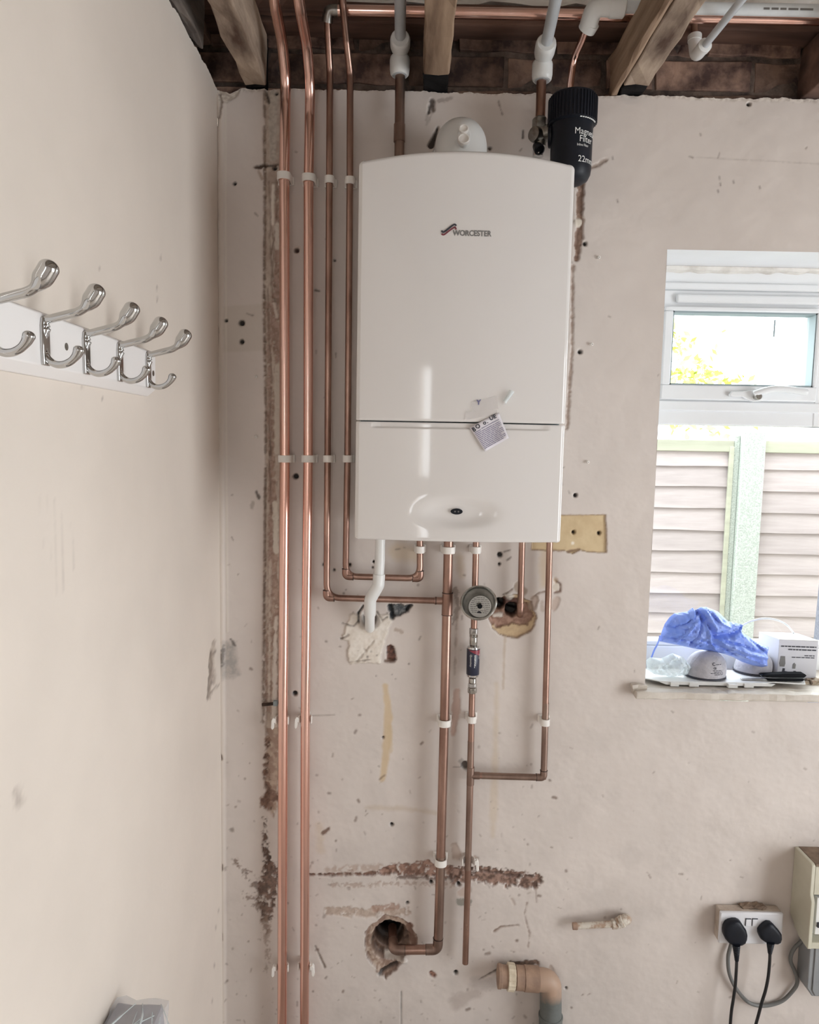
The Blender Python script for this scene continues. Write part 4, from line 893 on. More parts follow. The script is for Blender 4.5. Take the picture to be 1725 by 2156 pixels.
tape_patch('torn_film', [at(p[0], p[1], YF - .023) for p in ((982, 866), (1048, 862), (1046, 874), (978, 884))], tape, .001)
yy = at(1004, 852, YF - .023); v_, f_ = text2d('Y', .0125, 'LEFT', .0006); tt = MB()
tt.add([(yy[0] + p[0], on_front(yy[0] + p[0], yy[2]) - .0026, yy[2] + p[1] + .12 * p[0]) for p in v_], f_); tt.build('lettering', M['print_violet'], tape, smooth=False)
cq = at(1069, 838, YF - .022); cur = thing('tape_curl', cq, 'small curled scrap of clear tape on the boiler casing right of the label', 'tape')
cu_ = MB(); rings = []
for t in np.linspace(0, 1, 12):
    p = at(1062 + 16 * t, 850 - 24 * t, YF - .022); y = on_front(p[0], p[2])
    rings.append([p * [1, 0, 1] + np.array([.005 * math.cos(a) * (.6 + .4 * t), y - .0052 - .005 * math.sin(a) * (.6 + .4 * t), .002 * a]) for a in np.linspace(-1.4, 2.6, 9)])
cu_.loft(rings, False, False).build('curl', M['film'], cur)

# ------------------------------------------------------------------ flue turret
YC = -.155; fx = float(at(974, 300, YC - .03)[0]); fr = .0535
ftop = float(at(968, 248, YC - .01)[2])
flue = thing('flue_elbow', (fx, YC, BZ1 + .006), 'white domed flue elbow with two round caps on top of the boiler', 'flue')
cz = ftop - fr - .004
MB().tube(fillet([(fx, YC, BZ1 + .006), (fx, YC, cz + .02), (fx, -.03, cz + .02)], .085, 16), fr, 36).build('elbow_tube', M['wplastic'], flue)
MB().lathe((fx, -.028, cz + .02), (0, 1, 0), [(0, fr + .006), (.02, fr + .012), (.03, fr + .012)], 36).build('wall_collar', M['wplastic'], flue)
oz = float(at(977, 288, YC - fr)[2]); ox = float(at(977, 288, YC - fr)[0]); oy = YC - fr
pl_ = [(.0135 * math.cos(t), .0235 * (1 if math.sin(t) > 0 else 1) * math.sin(t)) for t in np.linspace(0, 2 * math.pi, 30, endpoint=False)]
pla = MB().prism(pl_, (ox, oy - .008, oz), (1, .0, 0), (0, .30, .95), (0, .030, 0)).build('test_point_plate', M['wplastic'], flue, bevel=.002)
for dz, rr_ in ((.0125, .0100), (-.0105, .0118)):
    c_ = (ox - .001, oy - .009 + dz * .3, oz + dz * .95)
    MB().lathe(c_, (0, -.95, .30), [(-.004, rr_), (.003, rr_), (.004, rr_ - .001), (.004, rr_ - .0025), (.0015, rr_ - .003), (.001, .001)], 22).build('round_cap', M['clip'], pla)

# ------------------------------------------------------------------ black filter and valve
YM = -.105
ct, cb = at(1205, 200, YM), at(1203, 375, YM)
fx2, ft, fb = (ct[0] + cb[0]) / 2, float(at(1206, 186, YM - .04)[2]), float(at(1203, 374, YM - .04)[2])
fr2 = 42.5 * (1.7 + YM - .03) / F
filt = thing('magnetic_filter', (fx2, YM, fb), 'black cylindrical heating filter with ribbed cap and white lettering beside the boiler top', 'filter')
sp = .0025
capz = float(at(1205, 248, YM - .04)[2])
MB().lathe((fx2, YM, fb), (0, 0, 1), [(0, fr2 * .35), (.002, fr2 * .62), (.008, fr2 * .84), (.018, fr2 * .95), (.03, fr2 * .985), (capz - fb + .01, fr2)], 48).build('canister', M['black'], filt)
MB().lathe((fx2, YM, capz), (0, 0, 1), [(0, fr2 * 1.03), (.003, fr2 * 1.13), (ft - capz - .004, fr2 * 1.13), (ft - capz, fr2 * 1.08)], 48).build('cap_core', M['blackcap'], filt)
rb_ = MB()
for k in range(44):
    a = 2 * math.pi * k / 44; c_, s_ = math.cos(a), math.sin(a); r1 = fr2 * 1.12
    t_ = np.array([-s_, c_, 0]); n2 = np.array([c_, s_, 0]); o_ = np.array([fx2, YM, capz + .004]) + n2 * r1
    rb_.prism([(-.0017, 0), (.0017, 0), (.0011, .0024), (-.0011, .0024)], o_, t_, n2, (0, 0, ft - capz - .009))
o = rb_.build('grip_ribs', M['blackcap'], filt); o['kind'] = 'stuff'
def wrap_text(mb, body, size, ang0, z, bold=.0003, sx=1.0, r=None):
    r = r or fr2; v_, f_ = text2d(body, size, 'LEFT', bold)
    mb.add([(fx2 + (r + .0006) * math.sin(ang0 + p[0] * sx / r), YM - (r + .0006) * math.cos(ang0 + p[0] * sx / r), z + p[1]) for p in v_], f_)
def ang(pxv, pyv): return math.asin(np.clip((float(at(pxv, pyv, YM - .03)[0]) - fx2) / fr2, -1, 1))
wt = MB()
wrap_text(wt, 'Magnetic', .0185, ang(1207, 280), float(at(1220, 283, YM - .04)[2]), 0, .9)
wrap_text(wt, 'Filter', .0185, ang(1217, 290), float(at(1225, 299, YM - .04)[2]), 0, .9)
wrap_text(wt, 'Inline Filter', .0072, ang(1212, 303), float(at(1220, 308, YM - .04)[2]), 0, .86)
wrap_text(wt, '22mm', .0180, ang(1214, 335), float(at(1220, 341, YM - .04)[2]), 0, .95)
wt.build('lettering', M['print_white'], filt, smooth=False)
ln_ = MB()
for a in np.linspace(ang(1218, 240), 1.15, 10)[:-1]:
    d_ = .085; r_c = fr2 * 1.075
    z_ = capz - .0005
    ln_.add([(fx2 + r_c * math.sin(t), YM - r_c * math.cos(t), z_) for t in (a, a + d_)] + [(fx2 + (r_c + .002) * math.sin(t), YM - (r_c + .002) * math.cos(t), z_ + .0012) for t in (a + d_, a)], [(0, 1, 2, 3)])
ln_.build('white_arc', M['print_white'], filt, smooth=False)
MB().lathe((fx2 - fr2 + .004, YM + .012, float(at(1160, 283, YM)[2])), (-1, .25, 0), [(0, .0225), (.006, .0225), (.0075, .0205)], 22).build('inlet_boss', M['black'], filt)
ya = -.05
vt = at(1138, 252, ya)
valve = thing('valve_fitting', at(1137, 290, ya), 'dull metal valve with side cap joining the copper pipe to the black filter', 'valve')
MB().lathe(at(1137.5, 268, ya), (0, 0, 1), [(-.004, .0165), (0, .0178), (.016, .0178), (.019, .0150), (.021, .0125)], 6).build('compression_nut', M['dullmetal'], valve, bevel=.001)
MB().tube([at(1137, 310, ya), at(1137.5, 262, ya)], .0140, 20).build('valve_body', M['dullmetal'], valve)
MB().lathe(at(1137, 283, ya), (1, -.35, .04), [(-.004, .0155), (.012, .0175), (.026, .0175), (.027, .0195), (.032, .0195), (.0335, .0185)], 20).build('side_outlet', M['dullmetal'], valve)
MB().lathe(at(1137, 287, ya), (-.75, -.66, -.05), [(0, .0165), (.018, .0165), (.0225, .0150), (.0235, .008)], 22).build('side_cap', M['dullmetal'], valve)
MB().lathe(at(1134, 312, ya - .012), (.15, -.75, -.65), [(-.012, .010), (.004, .0115), (.010, .0115), (.012, .0085), (.005, .0080)], 20).build('dark_screw_port', M['black'], valve)
MB().lathe(at(1134, 300, ya), (0, 0, -1), [(0, .012), (.03, .012)], 18).build('tail', M['chrome'], valve)

# ------------------------------------------------------------------ steel dish and blue-labelled cylinder
ax_ = unit((-.21, -.83, .52)); dc = at(1008, 1269, -.085); rd = 38.5 * (1.7 - .085) / F
dish = thing('steel_dish', dc, 'round shiny steel dish with white printed disc inside, under the boiler', 'pressure dish')
MB().lathe(dc, -ax_, [(-.001, rd - .004), (-.0035, rd - .002), (-.002, rd), (.004, rd), (.006, rd - .002), (.024, rd * .84), (.030, rd * .74), (.030, .0), (.0275, .0), (.0275, rd * .655), (.022, rd * .76), (.004, rd * .92), (.002, rd - .004)], 48, caps=False).build('dish_shell', M['steel'], dish)
MB().lathe(dc, -ax_, [(-.0012, rd - .0042), (-.0046, rd - .0024), (-.0044, rd - .0008), (-.001, rd + .0012), (.002, rd + .0002)], 48, caps=False).build('rolled_rim', M['nickel'], dish)
ld = dc - ax_ * .0268
disc = MB().lathe(ld, ax_, [(0, rd * .645), (.0006, rd * .64)], 40).build('white_disc', M['print_white'], dish)
u_ = unit(np.cross((0, 0, 1.), ax_)) * -1.0; u_ = unit(np.cross(ax_, (0, 0, 1.))) * -1; u_ = -u_ if u_[0] < 0 else u_; v2 = unit(np.cross(u_, ax_)); v2 = v2 if v2[2] > 0 else -v2
tx = MB(); r_ = np.random.default_rng(9); rl = rd * .645
for k in range(9):
    b = .78 - k * .17
    if abs(b) > .95: continue
    hw = math.sqrt(max(0, .86 ** 2 - b * b)); a = -hw
    while a < hw:
        l = .10 + r_.random() * .22
        if abs(a + l / 2) > .20 or abs(b) > .25:
            q = [ld + ax_ * .0010 + u_ * rl * s + v2 * rl * t for s, t in ((a, b), (min(hw, a + l), b), (min(hw, a + l), b + .045), (a, b + .045))]; tx.add(q, [(0, 1, 2, 3)])
        a += l + .05
tx.build('printing', M['print_grey'], disc, smooth=False)['kind'] = 'stuff'
MB().lathe(ld, ax_, [(.0008, rl * .22), (.0022, rl * .22), (.0022, rl * .05)], 18).build('centre_hole', M['blackcap'], disc)
MB().prism([(-.2, -.62), (.2, -.62), (.16, -.5), (0, -.42), (-.16, -.5)], ld + ax_ * .0009, u_ * rl, v2 * rl, ax_ * .0003).build('printed_mark', M['print_dark'], disc, smooth=False)
MB().tube([dc - ax_ * .034, at(1000, 1262, Y15)], .012, 16).build('stem', M['dullmetal'], dish)
MB().box(*(lambda c_: (c_[0] - .013, c_[0] + .013, c_[1] - .010, c_[1] + .012, c_[2] - .034, c_[2] + .030))(at(1000, 1264, Y15))).build('body_block', M['steel'], dish, bevel=.003)
sA, sB = at(998, 1322, Y15), at(994.5, 1466, Y15); axd = unit(sB - sA); sc_ = (1.7 + Y15) / F
soft = thing('inline_cylinder', sB, 'short pipe cylinder with navy label between chrome fittings, below the steel dish', 'pipe fitting')
def L_(name, prof, m, seg=24, bev=0, par=None): return MB().lathe(sA, axd, [(a * sc_, b * sc_) for a, b in prof], seg).build(name, m, par or soft, bevel=bev)
L_('compression_nut', [(0, 8.6), (1, 9.8), (13, 9.8), (14, 9.0)], M['chrome'], 6, .0006)
L_('threaded_neck', [(14, 8), (16, 9.4), (17, 8.2), (19, 9.4), (20, 8.4), (24, 8.4), (26, 8.6), (36, 8.6), (38, 7)], M['nickel'])
L_('dark_ring', [(37, 7.6), (40, 7.6)], M['seam'])
L_('end_cap', [(39, 9), (41, 12.5), (45, 13.4)], M['chrome'])
lbs = L_('label_sleeve', [(44.5, 13.6), (45, 14), (101, 14), (101.5, 13.6)], M['navy'], 32)
L_('end_cap', [(101, 13.4), (106, 12.6), (108, 9.5)], M['chrome'])
L_('dark_ring', [(107.5, 7.4), (111, 7.4)], M['seam'])
L_('threaded_neck', [(110.5, 7.4), (112, 8.4), (120, 8.6), (121, 7.6)], M['nickel'])
L_('compression_nut', [(121.5, 9), (123, 9.8), (130, 9.8), (131, 8.8)], M['chrome'], 6, .0006)
L_('compression_nut', [(131.5, 9.4), (132.5, 10.2), (142, 10.2), (144, 9)], M['nickel'], 6, .0006)
ub = unit(np.cross(axd, (0, 1, 0))); ub = ub if ub[0] > 0 else -ub
def cyl(t, a, r=14.25): return sA + axd * t * sc_ + r * sc_ * (math.sin(a) * ub + np.array([0, -1., 0]) * math.cos(a))
tr = MB(); A_ = np.linspace(-.75, 1.5, 12)
for a, b in zip(A_, A_[1:]):
    f1, f2 = (a + .75) / 2.25, (b + .75) / 2.25; tr.add([cyl(46, a), cyl(46, b), cyl(47 + 15 * f2, b), cyl(47 + 15 * f1, a)], [(0, 1, 2, 3)])
tr.build('red_flash', M['red'], lbs, smooth=False)
wt = MB()
v_, f_ = text2d('Quontitey', 1.0); v_ = v_ / (v_[:, 0].max() - v_[:, 0].min()); 
wt.add([cyl(55 + p[0] * 27, -.55 + p[1] * 1.6 , 14.3) for p in v_], f_)
for a0, t0, t1 in ((.12, 56, 84), (.24, 56, 80), (.95, 54, 66)):
    t = t0
    while t < t1: e = min(t1, t + 3 + 4 * r_.random()); wt.add([cyl(t, a0, 14.3), cyl(e, a0, 14.3), cyl(e, a0 + .07, 14.3), cyl(t, a0 + .07, 14.3)], [(0, 1, 2, 3)]); t = e + .8
wt.build('lettering', M['print_white'], lbs, smooth=False)

# ------------------------------------------------------------------ hook rail on the left wall
RF = LX + .020
e1 = atx(311.6, 739.8, RF); e0 = atx(16.7, 632.7, RF); g1 = atx(309, 817.7, RF); g0 = atx(0, 746.8, RF); w1_ = atx(328, 831.6, LX)
zt_ = (e1[2] + e0[2]) / 2; zb_ = (g1[2] + g0[2]) / 2; yend = float(atx(328, 790, RF)[1]); zw = min(float(w1_[2]), zb_ - .012)
hooks_y = [float(atx(x, y, RF)[1]) for x, y in ((92, 720), (179, 740), (250, 760), (310, 775))]
hy1 = hooks_y[0] - (hooks_y[3] - hooks_y[0]) / 3
rail = thing('coat_hook_rail', (LX, (yend + hy1) / 2, zb_), 'white wooden rail with five double chrome coat hooks on the left wall', 'hook rail')
prof = [(LX + .0002, zw), (LX + .006, zw - .0), (RF, zb_), (RF, zt_), (LX + .012, zt_ + .004), (LX + .0002, zt_ + .004)]
mb = MB(); mb.loft([[(p[0], y, p[1]) for p in prof] for y in (hy1 - .13, yend)]); mb  .build('board', M['railpaint'], rail, bevel=.0015)
ya0 = hooks_y[0]
hp = [at(px_, py_, ya0) for px_, py_ in ((91, 690), (93, 676), (112, 670), (140, 663), (165, 656), (181, 645), (193, 630), (203, 614))]
hl = [at(px_, py_, ya0) for px_, py_ in ((91, 690), (90, 715), (93, 740), (102, 757), (118, 767), (135, 767), (150, 760), (161, 748), (166, 737))]
hb = RF
hp[0] = np.array([RF + .004, ya0, hp[0][2]]); hl[0] = hp[0].copy()
def hook(y, parent):
    d = np.array([0, y - ya0, 0])
    r = MB().prism([(-.0075, hl[4][2] - .002), (.0075, hl[4][2] - .002), (.0085, hl[2][2]), (.0085, hp[1][2] - .006), (.006, hp[1][2] + .004), (-.006, hp[1][2] + .004), (-.0085, hp[1][2] - .006), (-.0085, hl[2][2])], (RF - .0005, y, 0), (0, 1, 0), (0, 0, 1), (.0045, 0, 0)).build('hook', M['chrome'], parent, bevel=.0015)
    a = densify(spline([p + d for p in hp], 6), .002); n = len(a); ln = [0.0]
    for i in range(1, n): ln.append(ln[-1] + float(np.linalg.norm(a[i] - a[i - 1])))
    rad = []
    for q in ln:
        e = ln[-1] - q; r0 = .0044 + .0008 * math.sin(q / ln[-1] * 3)
        if e < .026: r0 += (.0104 - r0) * (math.sin(min(1, (.026 - e) / .016) * math.pi / 2) ** 1.5)
        rad.append(r0)
    t_ = unit(a[-1] - a[-4]); e0 = a[-1].copy(); rl_ = rad[-1]
    for q in np.linspace(0.1, 1, 9): a.append(e0 + t_ * rl_ * .85 * math.sin(q * math.pi / 2)); rad.append(max(.0004, rl_ * math.cos(q * math.pi / 2)))
    MB().tube(a, rad, 20).build('upper_prong', M['chrome'], r, angle=3)
    a = densify(spline([p + d for p in hl], 6), .002); n = len(a); rad = [.0050 - .0006 * math.sin(i / n * 3) + .0018 * max(0, (i / n - .78) / .22) for i in range(n)]
    t_ = unit(a[-1] - a[-4]); e0 = a[-1].copy(); rl_ = rad[-1]
    for q in np.linspace(0.1, 1, 8): a.append(e0 + t_ * rl_ * .8 * math.sin(q * math.pi / 2)); rad.append(max(.0004, rl_ * math.cos(q * math.pi / 2)))
    MB().tube(a, rad, 18).build('lower_prong', M['chrome'], r, angle=3)
    return r
for y in [hy1] + hooks_y: hook(y, rail)
for x, y in ((140, 730), (323, 786)):
    p = atx(x, y, RF); MB().lathe(p + [-.001, 0, 0], (1, 0, 0), [(0, .0048), (.0012, .0048), (.0012, .002)], 16).build('screw', M['dullmetal'], rail)

# ------------------------------------------------------------------ window
YW0 = .165
def wz(py, Y, px_=1500): return float(at(px_, py, Y)[2])
def wx(px_, Y, py=800): return float(at(px_, py, Y)[0])
win = bpy.data.objects.new('window_1', None); col.objects.link(win); win.location = (WX0 + .5, YW0, SILL); struct(win); win['label'] = 'white plastic window over the cluttered sill, its top light with a lever handle'
zsof = WZT; zf1 = wz(597, YW0); zm1 = wz(838, YW0); zm0 = wz(895, YW0); zfb = wz(1362, YW0)
xl, xr = WX0 - .03, WX1 + .03
MB().box(xl, xr, YW0 - .004, YW0 + .07, zf1, zsof + .05).build('head_packer', M['upvc'], win, bevel=.002)
MB().box(xl, xr, YW0 - .012, YW0 + .07, wz(612, YW0), zf1).build('head_frame', M['upvc'], win, bevel=.004)
MB().box(xl, xr, YW0, YW0 + .07, wz(655, YW0), wz(612, YW0)).build('top_rail', M['upvc'], win, bevel=.002)
MB().box(xl, xr, YW0, YW0 + .07, zm0, zm1).build('transom', M['upvc'], win, bevel=.004)
MB().box(xl, xr, YW0 - .006, YW0 + .06, wz(866, YW0), wz(845, YW0)).build('transom_bead', M['upvc'], win, bevel=.003)
MB().box(xl, xr, YW0, YW0 + .07, SILL - .02, zfb).build('bottom_frame', M['upvc'], win, bevel=.004)
MB().box(xl, xr, YW0 + .004, YW0 + .05, zfb, zfb + .012).build('bottom_bead', M['upvc'], win, bevel=.003)
MB().box(xl, wx(1392, YW0, 760), YW0 + .0012, YW0 + .069, zm0 + .004, wz(612, YW0) - .001).build('jamb', M['upvc'], win, bevel=.003)
MB().box(xl, wx(1374, YW0, 1100) - .012, YW0 + .0012, YW0 + .069, SILL, zm0 - .001).build('jamb', M['upvc'], win, bevel=.003)
MB().box(wx(1722, YW0, 740), wx(1722, YW0, 740) + .05, YW0 - .002, YW0 + .07, zm0, wz(612, YW0)).build('mullion', M['upvc'], win, bevel=.003)
MB().box(xr - .09, xr, YW0 + .0016, YW0 + .0685, SILL, zsof).build('jamb', M['upvc'], win, bevel=.003)
# top light sash
sx0, sx1 = wx(1392, YW0, 760) , wx(1720, YW0, 740); sz0, sz1 = wz(843, YW0), wz(648, YW0)
gx0, gx1 = wx(1408, YW0 + .01, 740), wx(1707, YW0 + .01, 740); gz0, gz1 = wz(813, YW0 + .01), wz(659, YW0 + .01)
for n_, q in (('sash_rail', (sx0, sx1, gz1, sz1)), ('sash_rail', (sx0, sx1, sz0, gz0)), ('sash_stile', (sx0, gx0, gz0, gz1)), ('sash_stile', (gx1, sx1, gz0, gz1))):
    MB().box(q[0], q[1], YW0 - .014, YW0 + .045, q[2], q[3]).build(n_, M['upvc'], win, bevel=.003)
for q in ((gx0 - .002, gx1 + .002, gz1 - .004, gz1 + .001), (gx0 - .002, gx1 + .002, gz0 - .001, gz0 + .004), (gx0 - .001, gx0 + .003, gz0, gz1), (gx1 - .003, gx1 + .001, gz0, gz1)):
    MB().box(q[0], q[1], YW0 - .010, YW0 + .03, q[2], q[3]).build('gasket', M['gasket'], win, smooth=False)
MB().quad((gx0 - .005, YW0 + .02, gz0 - .005), (gx1 + .005, YW0 + .02, gz0 - .005), (gx1 + .005, YW0 + .02, gz1 + .005), (gx0 - .005, YW0 + .02, gz1 + .005)).build('pane', M['glass'], win, smooth=False)
MB().quad((xl, YW0 + .03, zfb - .005), (xr, YW0 + .03, zfb - .005), (xr, YW0 + .03, zm0 + .005), (xl, YW0 + .03, zm0 + .005)).build('pane', M['glass'], win, smooth=False)
MB().quad((sx1 + .05, YW0 + .03, zm1), (xr, YW0 + .03, zm1), (xr, YW0 + .03, zf1), (sx1 + .05, YW0 + .03, zf1)).build('pane', M['glass'], win, smooth=False)
tv0, tv1 = at(1426, 618, YW0 - .01), at(1426, 637, YW0 - .01)
MB().box(tv0[0], xr - .2, YW0 - .012, YW0 + .001, tv1[2], tv0[2]).build('trickle_vent', M['upvc'], win, bevel=.006, seg=3)
sm = MB(); sA_ = at(1631, 676, YW0 + .019); sm.prism([(-.001, .002), (.0034, .004), (.0030, -.016), (.0034, -.040), (-.0014, -.040), (-.0008, -.014)], sA_, (1, 0, 0), (0, 0, 1), (0, -.0006, 0)); sm.build('pane_mark', M['gasket'], win, smooth=False)  # grey mark on the pane, standing for a small unidentified shape outside
# handle
hA = at(1592, 834, YW0 - .02)
hd_ = MB().prism([(x * .00122, z * .00122) for x, z in ((-56, 4), (-52, 9), (-30, 9), (-20, 11), (-8, 12), (6, 11), (16, 6), (16, -4), (8, -11), (-6, -12), (-18, -8), (-30, -2), (-52, -2), (-56, 0))], (hA[0], YW0 - .026, hA[2]), (1, 0, 0), (0, 0, 1), (0, .012, 0)).build('handle_base', M['upvc'], win, bevel=.002)
MB().tube(spline([(hA[0] - .012, YW0 - .034, hA[2] + .004), (hA[0] + .01, YW0 - .040, hA[2] + .012), (hA[0] + .035, YW0 - .042, hA[2] + .017), (hA[0] + .075, YW0 - .042, hA[2] + .016), (hA[0] + .118, YW0 - .042, hA[2] + .010)], 6), [.008] * 6 + [.0085] * 18 + [.0075], 14).build('lever', M['upvc'], hd_)
MB().lathe((hA[0] - .002, YW0 - .042, hA[2] - .002), (0, 1, 0), [(0, .0075), (.0015, .0085), (.02, .0085)], 20).build('key_barrel', M['nickel'], hd_)
# crumbly plaster at the head
r_ = np.random.default_rng(3); mb = MB(); rings = []
for x in np.linspace(WX0, WX1 - .1, 90):
    d = .006 + .007 * float(vn(np.array([x * 40]), np.array([2.2]), 4)[0]); z = WZT
    rings.append([(x, RV - .034, z + .001), (x, RV - .052 - d * .4, z - .0005), (x, RV - .054 - d * .4, z - d), (x, RV - .036, z - d * 1.3)])
o = mb.loft(rings).build('plaster_crumbs', M['rough_white'], win); o['kind'] = 'stuff'
# sill board
sl = thing('window_sill', (WX0 + .5, 0, SILL - .03), 'chipped cream painted window sill board under the clutter', 'sill')
rough_box(MB(), (wx(1340, -.032, 1465), -.032, wz(1475, -.034)), (WX1 + .05, -.0008, SILL), (60, 1, 1), .0009, 8).build('nosing', M['sillpaint'], sl, smooth=False, bevel=.003)
rough_box(MB(), (WX0 + .001, -.002, SILL - .028), (WX1 - .001, YW0 + .01, SILL), (40, 6, 1), .0006, 9).build('board', M['sillpaint'], sl, smooth=False)
struct(sl)
rough_box(MB(), (wx(1334, -.02, 1452), -.018, wz(1466, -.02)), (wx(1362, -.02, 1452), -.0005, wz(1446, -.02)), (3, 1, 3), .0012, 12).build('filler_lump', M['sillpaint'], sl, smooth=False)

# ------------------------------------------------------------------ things on the sill
S = SILL + .0006
x0, x1 = wx(1364, .0, 1430), wx(1712, .0, 1440)
tray = thing('plastic_tray', ((x0 + x1) / 2, .06, S), 'flat white plastic cover with tabs lying on the sill under the masks', 'plastic cover')
MB().prism([(x0, .035), (x0 + .035, .010), (x1 - .11, .010), (x1 - .085, .020), (x1 - .012, .010), (x1, .035), (x1 - .06, .11), (x0 + .01, .11)], (0, 0, S + .010), (1, 0, 0), (0, 1, 0), (0, 0, .003)).build('plate', M['wplastic'], tray, bevel=.0012)
MB().prism([(x0 + .033, S + .0103), (x0 + .10, S + .0103), (x1 - .085, S + .0103), (x1 - .095, S + .004), (x0 + .05, S + .004)], (0, .0105, 0), (1, 0, 0), (0, 0, 1), (0, .003, 0)).build('front_lip', M['wplastic'], tray, bevel=.0006)
for a, b, d in ((1412, 1430, 0), (1452, 1472, .001), (1532, 1552, -.004), (1568, 1588, .001)):
    MB().box(wx(a, .008, 1440), wx(b, .008, 1440), .006 + d, .012, S + .0008, S + .0108).build('tab', M['wplastic'], tray, bevel=.001)
for a in (x0 + .06, x1 - .12): MB().box(a, a + .02, .08, .095, S, S + .011).build('foot', M['wplastic'], tray, bevel=.001)
TZ = S + .0134
def mask_thing(cx, cy, z, rx, ry, h, label, m, text=True, name='dust_mask'):
    root = thing(name, (cx, cy, z), label, 'dust mask'); n = 28; rings = []
    for t in np.linspace(0, 1, 14):
        k = (1 - t ** 3.2) ** .5 if t < 1 else 0; k = max(k, .02); zz = z + h * t
        rings.append([(cx + rx * k * math.cos(a) + .006 * t, cy + ry * k * math.sin(a), zz - .003 * math.sin(2 * a) * (1 - t)) for a in np.linspace(0, 2 * math.pi, n, endpoint=False)])
    MB().loft(rings).build('shell', m, root)
    MB().loft([[(cx + (rx + e) * math.cos(a), cy + (ry + e) * math.sin(a), z + dz) for a in np.linspace(0, 2 * math.pi, n, endpoint=False)] for e, dz in ((-.001, 0), (.0016, .001), (.0016, .005), (-.002, .006))]).build('rim_band', M['print_dark'], root)
    return root
mc = at(1487, 1420, .05)
mk1 = mask_thing(mc[0], .058, TZ, .050, .044, .066, 'grey felt dust mask with small printing, standing under the blue sheet', M['mask'])
tx = MB(); r_ = np.random.default_rng(2)
def shell_pt(x, z, cx, cy, rx, ry, h, z0):
    t = np.clip((z - z0) / h, 0, .98); k = (1 - t ** 3.2) ** .5; u = np.clip((x - cx - .006 * t) / (rx * k), -1, 1); return np.array([x, cy - ry * k * math.sqrt(1 - u * u) - .0007, z])
def mtext(x, z): return shell_pt(x, z, mc[0], .058, .050, .044, .066, TZ)
def dash(xa, xb, z, hh):
    x = xa
    while x < xb: e = min(xb, x + .004 + .005 * r_.random()); tx.add([mtext(x, z), mtext(e, z), mtext(e, z + hh), mtext(x, z + hh)], [(0, 1, 2, 3)]); x = e + .0012
bx0 = mc[0] + .002
for z_, a, b in ((.026, 0, .024), (.0225, .002, .026), (.019, -.006, .028), (.0155, .004, .028)): dash(bx0 + a, bx0 + b, TZ + z_, .0013)
dash(bx0 + .008, bx0 + .022, TZ + .040, .0014)
for s_, x_, z_, sz in (('C', bx0 - .001, .0385, .010), ('CE', bx0 + .001, .030, .0065)):
    v_, f_ = text2d(s_, sz, 'LEFT', .0002); tx.add([mtext(x_ + p[0], TZ + z_ + p[1]) for p in v_], f_)
tx.build('printing', M['print_dark'], mk1, smooth=False)['kind'] = 'stuff'
m2 = at(1588, 1412, .09)
mask_thing(m2[0], .098, TZ, .046, .040, .055, 'pale dust mask half hidden by the right end of the blue sheet', M['mask'])
